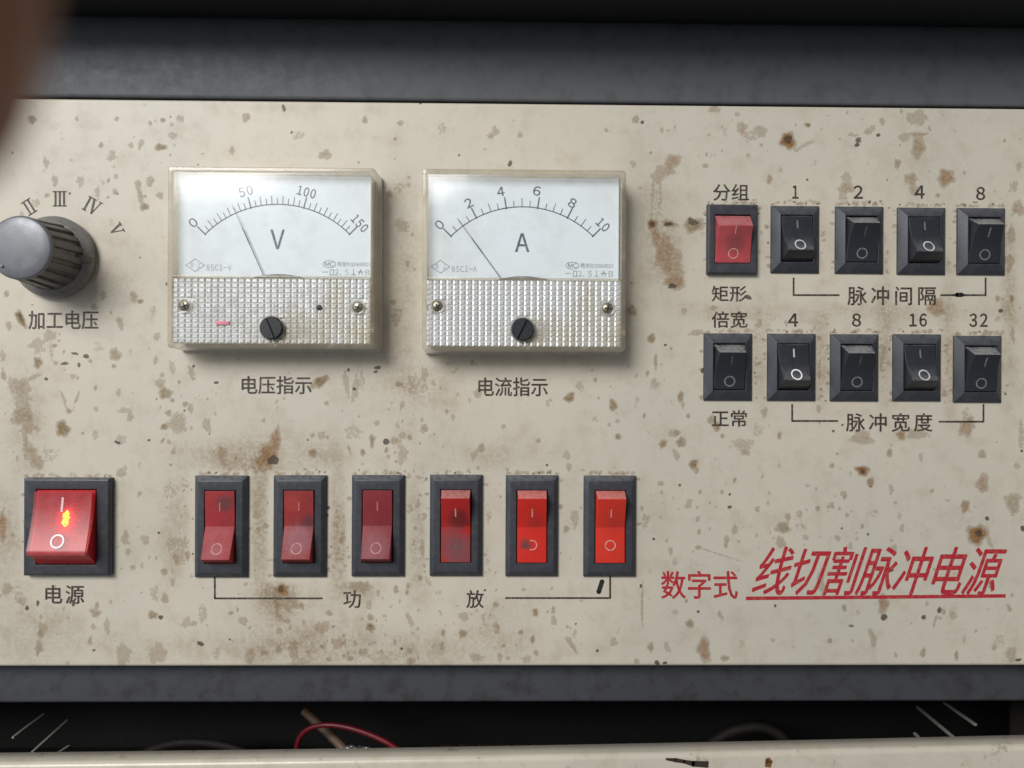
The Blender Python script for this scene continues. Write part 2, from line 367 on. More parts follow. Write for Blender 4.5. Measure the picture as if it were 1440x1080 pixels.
# pixel position of every vertex
inv = np.array(cam_rot.transposed())
rel = np.stack([GX - cam_loc.x, np.zeros_like(GX) - cam_loc.y, GZ - cam_loc.z], -1) @ inv.T
PX = 720 + FOC * rel[..., 0] / -rel[..., 2]; PY = 540 - FOC * rel[..., 1] / -rel[..., 2]
fR = np.zeros_like(PX); fG = np.zeros_like(PX); fB = np.zeros_like(PX); fA = np.zeros_like(PX)
rng = np.random.default_rng(7)
def blob(F, x, y, rx, ry, rot, s, soft=False, mode='max', extra=None):
    m = 3.0 if soft else 1.7
    w = max(rx, ry) * m + 3
    j0, j1 = np.searchsorted(PX[0], x - w), np.searchsorted(PX[0], x + w)
    rows = np.where((PY[:, PY.shape[1] // 2] > y - w - 12) & (PY[:, PY.shape[1] // 2] < y + w + 12))[0]
    if len(rows) == 0 or j1 <= j0: return
    sl = (slice(rows[0], rows[-1] + 1), slice(max(j0 - 3, 0), j1 + 3))
    dx, dy = PX[sl] - x, PY[sl] - y
    c, s_ = math.cos(R(rot)), math.sin(R(rot))
    u, v = (dx * c + dy * s_) / rx, (-dx * s_ + dy * c) / ry
    r = np.hypot(u, v)
    if soft: val = s * np.exp(-r * r * 1.1)
    else:
        a = np.arctan2(v, u); ph = rng.uniform(0, 6.28, 3)
        q_ = min(1.0, max(rx, ry) / 9); r = r * (1 + 0.08 * np.sin(2 * a + ph[0]) + 0.11 * q_ * np.sin(3 * a + ph[1]) + 0.09 * q_ * np.sin(5 * a + ph[2]))
        t = np.clip((1.45 - r) / 0.9, 0, 1); val = s * t * t * (3 - 2 * t)
    if mode == 'max': F[sl] = np.maximum(F[sl], val)
    else: F[sl] = np.minimum(F[sl] + val, 1.0)
    if extra is not None: extra[sl] = np.maximum(extra[sl], np.clip(val * 1.5, 0, 1))
# transcribed stains: x y rx ry rotation strength kind (t tan, r rusty, d dark crumb)
STAINS = """45 168 5 6 0 .7 t;108 167 3 4 0 .4 t;164 167 3 3 0 .5 t;211 173 3 3 0 .5 t;229 169 4 3 0 .6 t;240 164 2 2 0 .5 d;253 167 5 6 0 .4 t;241 175 3 3 0 .4 t
142 204 3 4 0 .6 t;157 219 6 8 0 .4 t;184 205 4 5 0 .4 t;226 207 9 4 0 .7 t;243 191 7 5 0 .35 t;88 195 4 3 0 .3 t;65 229 4 9 0 .4 t;102 225 5 4 0 .3 t;77 254 4 8 0 .5 t
113 255 5 8 0 .4 t;137 270 4 10 0 .35 t;145 255 5 5 0 .3 t;162 270 3 5 0 .5 t;163 248 3 4 0 .4 t;194 259 5 6 0 .5 t;197 275 4 13 -12 .5 t;203 291 6 5 0 .7 t;211 255 5 8 0 .5 t
225 275 5 5 0 .5 t;98 272 1.5 1.5 0 .7 d;197 362 2 2 0 .5 d;157 313 4 6 0 .3 t;346 165 6 6 0 .5 t;326 212 4 7 0 .4 t;66 275 4 3 0 .5 t;50 285 6 5 0 .4 t;30 302 4 5 0 .4 t
399 152 2.5 5 -15 1 d;513 169 4 5 0 .5 t;563 173 4 4 0 .5 t;420 190 9 6 0 .35 t;457 218 9 6 0 .5 t;622 182 8 8 0 .3 t;697 184 5 6 0 .5 t;690 191 5 4 0 .5 t;591 145 1.5 1.5 0 .8 d
548 273 5 4 0 .5 t;560 262 10 8 0 .3 t;575 250 3 3 0 .4 t;575 260 3 3 0 .4 t;566 317 10 10 0 .4 t;580 330 3 3 0 .4 t;573 370 3 4 0 .5 t;717 230 2.5 5 20 .9 d
731 190 4 4 0 .5 t;894 168 5 5 0 .6 t;903 172 3 3 0 .6 d;853 183 3 3 0 .5 t;890 230 5 5 0 .4 t;992 233 4 4 0 .5 t;1005 153 8 5 0 .5 t;1037 160 4 4 0 .4 t;1043 179 7 7 0 .5 t
1070 185 8 8 0 .5 t;1055 190 12 8 0 .35 t;1020 185 4 6 0 .3 t;1052 219 3 3 0 .4 t;1002 217 5 8 0 .25 t;945 228 12 9 -35 .6 r;932 242 14 9 -20 .5 r;925 252 8 7 0 .5 r
917 280 2.5 32 0 .35 t;929 278 2.5 26 0 .35 t;922 285 9 30 0 .25 r;917 315 6 7 0 .9 r;917 315 4 5 0 .5 d;941 315 9 5 0 .7 t;940 315 7 3 0 .6 d;975 316 12 10 0 .75 t;974 312 9 6 20 .4 d;923 335 6 15 -10 .6 r
935 355 14 18 0 .55 r;947 375 14 22 0 .55 r;950 397 12 10 0 .7 r;945 402 7 4 0 .5 d;1108 198 10 10 0 1 r;1108 196 7 7 0 .45 d;1136 176 4 3 0 .8 t;1132 204 14 3 -30 .4 t;1120 211 3 3 0 .5 t
1207 197 6 5 -30 .4 d;1205 204 5 3 -20 .5 d;1200 190 8 3 0 .4 t;1220 185 5 4 0 .5 t;1235 190 4 3 0 .5 d;1280 165 6 6 0 .5 t;1292 165 12 10 0 .45 t;1271 193 8 6 0 .45 t;1291 189 11 3 0 .6 t;1291 207 9 14 5 .6 r
1262 230 4 7 15 .6 t;1330 250 10 12 0 .7 r;1281 252 8 9 0 .55 r;1286 268 6 8 -30 .5 t;1190 250 8 7 0 .4 t;1190 264 9 9 0 .55 r;1185 278 6 8 0 .4 t;1144 230 7 9 0 .25 t;1097 240 4 6 0 .3 t
1082 252 4 6 0 .6 t;1433 233 4 5 0 .4 t;1426 262 6 8 0 .4 t;1432 293 8 10 0 .55 r;1356 243 3 3 0 .4 t;1319 275 3 3 0 .6 t;1223 284 2 2.5 0 .9 d;1422 330 5 12 0 .5 t;1420 370 5 12 0 .5 t
9 413 4 4 0 .6 t;29 448 5 11 -30 .95 t;29 446 3 8 -30 .4 d;12 458 4 6 0 .5 t;145 415 5 6 0 .5 t;133 432 5 5 0 .5 t;188 418 5 8 0 .5 t;197 424 4 3 0 .8 t;214 440 4 12 0 .35 t;221 473 5 6 0 .45 t
169 455 4 9 -15 .5 t;70 472 10 7 -15 .45 t;52 483 14 5 -20 .4 t;55 492 8 8 0 .35 r;53 510 5 8 0 .75 t;72 495 2.5 14 0 .35 t;77 486 3 3 0 .6 t;105 497 6 2 10 .7 d;121 501 5 3 20 .7 d;91 511 6 2.5 0 .6 d
111 513 3 4 0 .5 d;78 510 3 3 0 .5 t;162 499 8 8 0 .6 t;138 488 8 7 0 .3 t;160 515 3 3 0 .6 t;102 529 5 4 0 .4 t;5 528 4 6 0 .6 t;4 500 4 8 0 .4 r;65 533 3 3 0 .6 d;48 530 10 3 -20 .5 t
28 545 15 14 0 .5 t;30 560 12 20 0 .4 t;32 585 15 13 0 .6 t;38 600 8 12 0 .5 t;88 603 9 10 0 .85 t;52 603 4 5 0 .4 t;36 620 4 10 0 .5 t;42 635 9 12 -20 .55 t;52 650 9 9 0 .55 t;70 640 10 10 0 .3 t
97 578 4 3 0 .7 t;90 562 2 12 -15 .5 t;108 560 2 10 25 .5 t;135 575 3 4 0 .5 t;134 612 5 6 0 .4 t;167 552 4 6 0 .4 t;187 565 3 30 0 .22 t;175 577 8 5 0 .4 t;183 585 4 9 0 .5 t;170 618 8 7 0 .4 t
165 622 5 1.5 15 .8 d;209 619 2 2 0 .8 d;228 527 3 4 0 .5 t;226 540 7 8 0 .45 t;232 553 8 8 0 .7 t;242 517 4 10 -10 .4 t;269 523 4 9 -20 .5 t;252 537 2 3 0 .6 t;268 574 4 6 0 .5 t
237 581 4 5 0 .6 t;250 595 13 13 0 .5 t;231 600 5 4 0 .8 t;291 598 5 10 -10 .5 t;303 582 2 3 0 .4 t;244 636 3 4 0 .5 t;312 636 6 8 0 .6 t;315 650 5 10 0 .4 t;170 665 8 6 0 .5 t;197 655 3 8 0 .3 t
304 538 4 1.2 0 .8 d;24 645 2 4 0 .6 t;219 506 3 6 0 .5 t;451 536 12 5.5 -32 .85 t;440 543 5 4 -32 .6 t;487 540 4 20 -8 .4 t;500 545 5 20 5 .4 t;509 535 3 14 0 .35 t;490 520 3 3 0 .5 d;531 517 5 2.5 0 .8 d;528 523 3 2 0 .8 d
561 540 5 4 0 .7 t;597 527 4 14 0 .4 t;585 545 20 14 0 .3 t;498 547 3 3 0 .6 d;553 425 4 4 0 .5 t;558 445 8 14 0 .35 r;387 620 8 14 8 .7 r;378 640 10 14 0 .75 r;384 647 8 7 0 .7 d;371 650 9 12 0 .6 r
440 612 3 4 0 .5 t;452 612 6 6 0 .4 t;440 637 5 6 0 .7 t;498 607 13 11 0 .32 t;523 620 3 9 0 .7 t;543 621 5 4 20 .8 d;556 620 8 5 0 .5 r;566 612 5 5 0 .5 t;576 615 3 4 0 .6 t;510 636 3 5 0 .7 t
491 632 2 7 -20 .5 t;565 640 7 14 0 .4 r;546 642 3 3 0 .5 t;598 602 4 5 0 .6 t;672 553 6 6 0 .5 t;677 630 5 6 0 .6 t;667 640 5 8 0 .4 t;459 567 3 3 0 .6 t;371 591 3 3 0 .5 t;530 595 4 4 0 .4 t
708 600 3 4 0 .5 t;390 570 3 10 0 .3 t;916 476 5.5 6 0 .75 t;889 437 6 7 0 .6 r;922 508 2.5 10 0 .6 t;962 437 4 4 0 .5 t;980 468 10 4 0 .5 t;1052 418 6 3 20 .7 d;1004 433 4 4 0 .5 t;1067 455 5 6 0 .4 r
920 540 7 8 0 .35 t;801 559 6 7 30 .8 t;815 543 6 8 0 .35 t;862 570 5 8 0 .75 t;895 563 5 6 0 .3 t;957 558 4 7 0 .7 t;960 570 2 5 0 .5 t;968 585 3 3 0 .6 t;868 592 3 3 0 .5 t;869 614 4 4 0 .7 t
770 567 3 5 -20 .4 t;951 609 5 5 0 .6 t;958 622 6 7 -20 .7 t;932 624 5 5.5 0 .7 t;951 640 4 8 -15 .45 t;975 653 6 6 0 .8 t;980 662 3 4 0 .6 t;797 640 5 8 0 .35 t;800 657 4 5 0 .5 t;757 620 3 4 0 .5 t
769 654 1.5 1.5 0 .9 d;1000 590 5 6 0 .6 t;1008 600 5 6 0 .7 r;1045 625 14 10 0 .35 r;1048 635 6 6 0 .5 r;1065 605 8 10 0 .3 t;1075 580 4 7 0 .5 t;1016 613 3 3 0 .6 t;988 521 2.5 4 0 .9 d
1316 432 10 12 15 .65 r;1407 437 3 3 0 .9 d;1423 420 3 5 0 .7 t;1403 420 3 5 0 .6 t;1381 639 6 5 0 .6 t;1360 600 9 14 15 .6 r;1358 585 7 10 0 .35 t;1212 615 14 10 0 .5 r;1267 612 6 6 0 .7 r;1290 610 14 8 0 .45 r
1213 662 8 7 20 .9 r;1213 663 5 4 0 .4 d;1251 637 4 6 15 .6 t;1295 643 4 6 0 .4 t;1170 655 3 4 0 .6 t;1096 613 3 5 0 .6 t;1152 523 3 15 0 .4 t;1151 575 3 6 0 .5 t;1240 500 4 20 0 .4 t;1424 470 4 10 0 .4 t
1436 610 4 20 0 .4 t;1096 655 3 6 0 .3 t;1430 655 4 5 0 .4 t;1437 634 2 2 0 .8 d;1172 606 1.5 1.5 0 .8 d;3 740 6 18 0 .7 r;176 756 5 10 0 .5 t;204 759 6 7 0 .45 t;180 776 4 5 0 .5 t;187 798 4 4 0 .5 t
231 804 5 5 0 .6 t;250 770 14 20 0 .35 t;253 782 10 16 0 .3 t;243 819 3 5 0 .5 t;223 749 2 1.5 0 .8 d;240 690 12 12 0 .3 t;262 680 8 8 0 .3 t;196 694 3 4 0 .5 t;10 828 7 8 0 .5 t;38 855 3 4 0 .6 d
53 848 3 5 0 .5 d;103 848 3 5 0 .6 d;25 835 8 8 0 .3 t;30 845 8 5 0 .5 t;134 862 7 6 0 .6 t;150 880 5 10 0 .4 t;60 885 6 10 20 .45 t;57 890 4 6 0 .6 t;55 910 5 8 0 .6 t;53 918 2 6 0 .6 t
127 901 3 5 0 .6 t;132 914 3 1 0 .6 d;173 920 10 14 0 .45 t;177 925 6 8 0 .4 r;222 920 12 13 0 .45 r;215 865 7 5 0 .7 t;226 868 4 3 0 .7 d;232 842 5 6 0 .6 t;218 835 6 12 0 .35 t;262 875 6 8 0 .4 t
272 877 5 4 0 .5 t;285 862 7 12 0 .35 t;282 905 5 3 20 1 d;325 862 3 3 0 .6 t;334 857 2 3 0 .6 t;342 873 6 6 0 .5 t;351 925 6 8 0 .5 t;305 920 4 8 0 .35 t;40 790 5 10 0 .3 t;80 870 20 8 0 .2 t
397 830 10 8 0 .8 r;395 828 6 6 0 .4 d;390 850 4 14 0 .6 r;405 845 14 14 0 .4 r;378 832 8 10 0 .4 t;403 873 4 4 0 .5 r;395 868 3 4 0 .6 r;421 852 8 5 0 .5 r;463 862 4 4 0 .6 t;393 887 4 5 0 .5 t
455 883 8 8 0 .5 r;475 905 8 8 20 .5 r;413 915 7 14 0 .5 t;392 913 4 5 0 .5 t;371 918 5 4 0 .5 t;425 930 9 5 0 .45 r;453 909 3 3 0 .6 t;462 927 3 3 0 .6 t;492 926 5 3 0 .6 t;510 917 6 6 0 .5 t
521 868 4.5 4.5 0 .6 t;521 882 5.5 5.5 0 .8 t;519 851 4 7 0 .4 t;557 830 4 4 0 .6 t;541 866 3 3 0 .4 t;526 903 4 3 0 .4 t;507 825 14 8 0 .5 t;565 912 2 2 0 1 d;576 915 3 4 0 .5 t;578 930 6 5 0 .5 t
604 820 3 4 0 .4 t;616 834 4 4 0 .35 t;652 867 7 6 20 .45 r;651 891 6 5 0 .7 t;623 890 3 5 0 .6 t;622 908 3 6 0 .5 t;670 925 9 6 0 .45 r;697 850 4 4 0 .6 t;700 882 3 4 0 .6 t;708 908 3 3 0 .6 t
682 870 6 12 0 .3 r;714 925 3 3 0 .5 t;462 714 2.5 2.5 0 1 d;460 725 2 2 0 1 d;473 735 4 6 0 .3 t;575 715 5 8 0 .4 t;595 770 4 12 0 .4 t;582 775 10 25 0 .25 t;480 790 10 20 0 .25 t;685 725 7 10 0 .35 t
684 790 5 6 0 .4 t;929 680 4 4 0 .5 t;956 682 2 1.5 0 1 d;1026 695 2 1.2 0 .9 d;1026 713 3 2.5 0 .8 d;968 710 5 5 0 .4 t;981 730 3 4 0 .5 t;983 748 3 4 0 .5 t;1033 745 4 6 0 .5 r;1022 758 4 5 0 .5 t
1065 716 3 5 0 .5 t;919 758 2 2 0 1 d;943 775 3 6 0 .5 t;949 790 4 6 0 .35 t;1064 752 2 4 0 .4 t;902 715 3 4 0 .5 t;908 732 5 12 0 .35 r;809 728 7 12 0 .4 r;796 744 4 5 0 .6 r;982 770 4 3 0 .6 t
1010 779 30 1.3 18 .45 t;753 861 4 5 0 .75 t;778 858 3 5 0 .6 t;779 873 4 7 0 .5 t;732 889 4 3 0 .6 t;749 899 3 5 15 .75 t;808 891 3 6 0 .35 t;863 903 5 6 0 .45 t;869 887 2 5 15 .3 t;800 900 5 5 0 .35 t
803 906 12 3.5 55 .5 t;903 850 1.6 28 0 .5 t;901 824 2 3 0 .7 d;949 861 5 5 0 .35 t;982 860 1.5 1.5 0 1 d;970 877 5 6 0 .7 t;1015 869 3 4 0 .4 t;915 910 4 7 0 .6 t;924 932 4 3 30 .9 d;935 932 3 2 0 .9 d
938 910 4 8 -15 .4 t;990 913 8 16 0 .7 r;992 925 6 8 0 .5 r;1019 926 6 4 0 .6 t;1043 905 5 8 0 .3 t;754 918 3 5 0 .5 t;740 927 8 5 0 .4 r;895 930 4 4 0 .5 t;965 845 2 3 0 .6 t;736 829 4 3 0 .4 t
1224 678 5 6 0 .75 t;1186 694 4 4 0 .5 t;1135 683 3 3 0 .4 t;1148 687 2 3 0 .5 t;1253 688 4 6 0 .45 t;1150 715 3 4 0 .6 t;1191 724 3 3 0 .5 t;1108 727 4 6 0 .55 t;1124 723 5 5 0 .4 t;1101 742 10 7 0 .65 t
1125 740 10 12 0 .25 r;1098 763 7 7 0 .5 t;1133 756 4 4 0 .5 t;1184 743 2 2 0 .6 d;1178 757 4 4 0 .5 t;1230 722 6 6 0 .3 t;1259 707 3 3 0 .4 t;1195 767 4 4 0 .4 t;1382 680 8 12 0 .6 r;1357 712 5 9 10 .7 r
1368 712 14 22 0 .22 r;1388 729 3 3 0 1 d;1425 708 8 16 0 .55 t;1423 700 12 4 0 .5 t;1374 752 12 13 0 .9 r;1376 750 6 6 0 .45 d;1392 762 3 12 -20 .4 r;1438 743 3 4 0 1 d;1332 704 4 2 0 .4 t;1251 801 5 4 0 .8 d
1257 772 6 6 0 .4 t;1155 820 6 18 -10 .4 r;1242 850 7 12 0 .65 r;1243 868 4.5 4.5 0 .9 d;1187 855 3 5 -20 .6 t;1206 862 3 4 0 .4 t;1090 852 2 2 0 1 d;1167 901 3 3 0 .7 t;1197 880 5 3 0 .4 d;1227 897 4 14 -18 .5 t
1299 868 4 4 0 .5 d;1321 858 4 5 0 .5 d;1316 870 2 6 15 .5 t;1340 865 5 7 0 .4 t;1298 918 4 6 20 .6 t;1356 900 3 8 15 .3 t;1345 922 3 6 0 .6 t;1398 911 4 4 0 .5 t;1405 900 8 12 0 .3 t;1422 920 8 10 0 .4 t
1432 928 5 2 -15 1 d;1305 848 4 3 0 .3 t;1086 900 4 5 0 .3 t"""
for line in STAINS.replace('\n', ';').split(';'):
    if not line.strip(): continue
    x, y, rx, ry, ro, s, k = line.split(); x, y, rx, ry, ro, s = map(float, (x, y, rx, ry, ro, s))
    if k == 'd': blob(fB, x, y, max(rx, 2.0), max(ry, 2.0), ro, min(1, s + .15))
    else: blob(fR, x, y, rx * 1.05, ry * 1.05, ro, s * 1.12 - 0.12, extra=fG if k == 'r' else None)
WASH = [(365, 740, 14, 90, .5), (475, 740, 12, 80, .5), (590, 760, 16, 70, .35), (362, 650, 30, 36, .5), (300, 640, 50, 20, .35), (440, 640, 30, 25, .35),
        (395, 842, 30, 22, .5), (505, 825, 25, 18, .4), (565, 400, 22, 120, .33), (900, 300, 20, 100, .15), (40, 590, 25, 80, .3), (50, 870, 50, 40, .25),
        (250, 740, 25, 60, .32), (935, 350, 22, 60, .45), (420, 900, 60, 35, .3), (560, 920, 60, 25, .25), (590, 550, 60, 40, .22), (1156, 500, 9, 60, .5),
        (1245, 480, 9, 80, .5), (1334, 480, 9, 80, .45), (1420, 430, 9, 100, .45), (1070, 500, 9, 60, .35), (700, 890, 40, 50, .2), (1290, 220, 40, 60, .15),
        (12, 760, 20, 60, .35), (1250, 440, 160, 12, .25), (1020, 440, 40, 12, .3), (360, 910, 360, 22, .2), (700, 640, 80, 20, .25), (170, 400, 30, 40, .25)]
for x, y, rx, ry, s in WASH: blob(fA, x, y, rx * 1.3, ry * 1.2, 0, s * (1.3 if y > 550 else 1.2), True, 'add')
CL = [(60, 880, 60, 30), (420, 890, 50, 30), (500, 900, 60, 25), (560, 860, 50, 40), (250, 760, 30, 60), (360, 770, 15, 60), (475, 770, 14, 60), (660, 900, 50, 25),
      (100, 500, 60, 30), (260, 580, 30, 50), (560, 640, 60, 25), (1020, 180, 50, 25), (1240, 180, 60, 25), (1010, 720, 50, 40), (880, 560, 60, 60), (760, 880, 50, 40),
      (1330, 870, 70, 35), (1160, 720, 50, 40), (180, 240, 60, 40), (1420, 400, 12, 120), (590, 740, 14, 60), (30, 620, 25, 90), (590, 545, 40, 30), (690, 760, 14, 60)]
for k in range(880):           # small droplets, mostly splashed in clusters
    if rng.random() < .85:
        cx_, cy_, sx_, sy_ = CL[rng.integers(len(CL))]; x, y = rng.normal(cx_, sx_), rng.normal(cy_, sy_)
    else: x = rng.uniform(-100, 1550); y = 145 + 790 * rng.uniform(0, 1) ** 0.8
    if not 142 < y < 934: continue
    r = min(rng.lognormal(0.35, 0.5), 4.5)
    blob(fR, x, y, r, r * rng.uniform(0.9, 2.0), rng.uniform(-25, 25), rng.uniform(0.15, 0.6), extra=fG if rng.random() < .35 else None)
for _ in range(60):
    blob(fB, rng.uniform(-100, 1550), 145 + 790 * rng.uniform(0, 1), rng.uniform(1.8, 2.6), rng.uniform(1.8, 2.6), 0, rng.uniform(.35, .8))
SMALL = [(1029, 337, 'red', 'up'), (1118.5, 336.5, 'b', 'down'), (1209, 337.3, 'b', 'up'), (1296.3, 338.8, 'b', 'down'), (1380.5, 339.3, 'b', 'up'),
         (1024, 516, 'b', 'up'), (1113.5, 516.3, 'b', 'down'), (1202, 517, 'b', 'up'), (1290, 517, 'b', 'down'), (1375.5, 519, 'b', 'up')]
LONG = [(311, 740.5, 'down'), (421.5, 740, 'down'), (531.5, 739.5, 'down'), (641.3, 739, 'up'), (747.8, 739.5, 'up'), (857.5, 740, 'up')]
for (sx_, sy_, hw, hh) in [(s[0], s[1], 38, 72) for s in LONG] + [(97, 740, 61, 69)]:       # wiped-clean rim round the bezels
    dst = np.maximum(np.abs(PX - sx_) - hw, np.abs(PY - sy_) - hh); keep = np.clip((dst - 2) / 8, 0.12, 1)
    fA *= keep; fR *= np.clip(keep + .25, 0, 1)
for (cx, cy, hw, hh, n) in [(s[0], s[1], 35, 48, 34) for s in SMALL] + [(s[0], s[1], 38, 72, 30) for s in LONG] + [(97, 740, 60, 68, 40)]:
    for _ in range(n):          # dust caught along the top lip and the sides of every bezel
        if rng.random() < .7: x, y = cx + rng.uniform(-hw, hw), cy - hh - abs(rng.normal(0, 2.5)) - 1
        else: x, y = cx + rng.choice([-1, 1]) * (hw + 2 + abs(rng.normal(0, 2))), cy + rng.uniform(-hh, hh)
        if rng.random() < .35: blob(fB, x, y, 2.2, 2.0, 0, rng.uniform(.3, .65))
        else: blob(fR, x, y, rng.uniform(2, 4), rng.uniform(1.6, 3), 0, rng.uniform(.25, .6))
for (x0, x1, y) in ((233, 540, 497), (592, 885, 500)):
    blob(fA, (x0 + x1) / 2, y, (x1 - x0) / 2, 7, 0, .2, True, 'add')  # soft brown band along the lower edge of each meter
nz_, nx_ = PX.shape
co = np.stack([GX, GY, GZ], -1).reshape(-1, 3) - np.array(plate_root.location)
idx = np.arange(nz_ * nx_).reshape(nz_, nx_)
quads = np.stack([idx[:-1, :-1], idx[:-1, 1:], idx[1:, 1:], idx[1:, :-1]], -1).reshape(-1, 4)
me = bpy.data.meshes.new('plate')
me.vertices.add(len(co)); me.vertices.foreach_set('co', co.astype(np.float32).ravel())
me.loops.add(quads.size); me.loops.foreach_set('vertex_index', quads.astype(np.int32).ravel())
me.polygons.add(len(quads)); me.polygons.foreach_set('loop_start', np.arange(0, quads.size, 4, dtype=np.int32))
me.update(calc_edges=True)
at = me.color_attributes.new('grime', 'FLOAT_COLOR', 'POINT')
at.data.foreach_set('color', np.stack([fR, fG, fB, fA], -1).astype(np.float32).ravel())
me.polygons.foreach_set('use_smooth', [True] * len(me.polygons))
link('plate', me, M['panel'], plate_root, 0)

# printed captions and bracket lines
HP = 0.00005
cap = [("加工电压", (40, 437, 138, 463), 1.0), ("电压指示", (340, 529, 438, 554), 1.0), ("电流指示", (673, 531, 770, 557), 1.0),
       ("电源", (64, 823, 118, 849), 1.2), ("功", (483, 830, 507, 855), 1.0), ("放", (656, 830, 680, 855), 1.0),
       ("分组", (1003, 259, 1053, 282), 1.0), ("矩形", (1001, 402, 1050, 424), 1.0), ("倍宽", (1001, 438, 1051, 461), 1.0),
       ("正常", (1001, 577, 1050, 600), 1.0), ("脉冲间隔", (1192, 403, 1316, 429), 1.32), ("脉冲宽度", (1190, 581, 1311, 607), 1.32),
       ("1", (1114.5, 261, 1122.5, 279), 1), ("2", (1200.5, 261, 1213, 279), 1), ("4", (1286.5, 261, 1300, 279), 1), ("8", (1373, 263, 1385, 281), 1),
       ("4", (1108.5, 441, 1122, 459), 1), ("8", (1198.5, 441, 1210.5, 459), 1), ("16", (1279, 441, 1303, 459), 1), ("32", (1363.5, 441, 1388.5, 459.5), 1)]
for t, b, sp in cap: write(t, b, HP, M['print'], plate_root, label='black printed caption ' + t, spacing=sp, heavy=0.38 if ord(t[0]) > 255 else 0.52)
write("数字式", (930, 803, 1037, 842), HP, M['print_red'], plate_root, 'caption', 'red printed words 数字式', heavy=0.55)
write("线切割脉冲电源", (1055, 769, 1418, 837), HP, M['print_red'], plate_root, 'title', 'large slanted red title 线切割脉冲电源', spacing=0.98, shear=0.062, heavy=0.7)
lay('underline', *strokes([[(1050, 841.5), (1413, 838)]], 5), HP, M['print_red'], plate_root)
for pl in ([(1116, 391), (1116, 415), (1180, 415)], [(1323, 415), (1386, 415), (1386, 391)], [(1114, 569), (1114, 592), (1178, 592)],
           [(1321, 593), (1383, 593), (1383, 569)], [(302, 812), (302, 841.5), (453, 841.5)], [(711, 841), (858, 841), (858, 811)]):
    lay('bracket_line', *strokes([pl], 2.6), HP, M['print'], plate_root)
# roman numerals round the knob
def roman(kind, cx, cy, rot, sc_=1.0):
    H = 10.0 * sc_; wmul = 1.3
    if kind == 'Ⅱ': ln = [[(-3.4, -H, 2), (-3.4, H, 2)], [(3.4, -H, 2), (3.4, H, 2)], [(-7, -H, 1.3), (7, -H, 1.3)], [(-7, H, 1.3), (7, H, 1.3)]]
    elif kind == 'Ⅲ': ln = [[(x, -H, 2.2), (x, H, 2.2)] for x in (-6, 0, 6)] + [[(-9.5, -H, 1.3), (9.5, -H, 1.3)], [(-9.5, H, 1.3), (9.5, H, 1.3)]]
    elif kind == 'Ⅳ': ln = [[(-7, -H, 2.2), (-7, H, 2.2)], [(-10, -H, 1.3), (-4, -H, 1.3)], [(-10, H, 1.3), (-4, H, 1.3)],
                            [(-1, -H, 2.4), (4.5, H, 2.2)], [(4.5, H, 1.2), (9.5, -H, 1.2)], [(-3, -H, 1.3), (2, -H, 1.3)], [(7, -H, 1.3), (12, -H, 1.3)]]
    elif kind == 'Ⅴ': ln = [[(-5, -H, 2.4), (0, H, 2.2)], [(0, H, 1.2), (5, -H, 1.2)], [(-8, -H, 1.3), (-2, -H, 1.3)], [(2.5, -H, 1.3), (7.5, -H, 1.3)]]
    else: ln = [[(0, -H, 2.4), (0, H, 2.4)], [(-4, -H, 1.3), (4, -H, 1.3)], [(-4, H, 1.3), (4, H, 1.3)]]
    ln = [[(x_, y_, w_ * wmul) for x_, y_, w_ in l_] for l_ in ln]; vs, fs = strokes(ln, 2)
    c, s_ = math.cos(R(rot)), math.sin(R(rot))
    vs = np.stack([vs[:, 0] * c - vs[:, 1] * s_ + cx, vs[:, 0] * s_ + vs[:, 1] * c + cy], 1)
    lay('roman_numeral', vs, fs, HP, M['print'], plate_root, 'black printed numeral ' + kind)
roman('Ⅰ', 3, 325, -62); roman('Ⅱ', 41, 291, -32); roman('Ⅲ', 84, 279.5, 0); roman('Ⅳ', 129, 289.5, 29); roman('Ⅴ', 164, 323, 62, .85)
# marker-pen dash and a speck of solder-like dirt stuck on the bracket line
lay('pen_mark', *strokes([[(847.5, 816, 4), (846.5, 818, 6.5), (842, 832, 6.5), (841, 834, 4)]], 6), 0.00009, M['pen'], plate_root)
lay('dirt_blob', *strokes([[(1340, 415, 2), (1346, 414.5, 6), (1352, 414.5, 6), (1358, 415, 2)]], 6), 0.00009, M['pen'], plate_root)

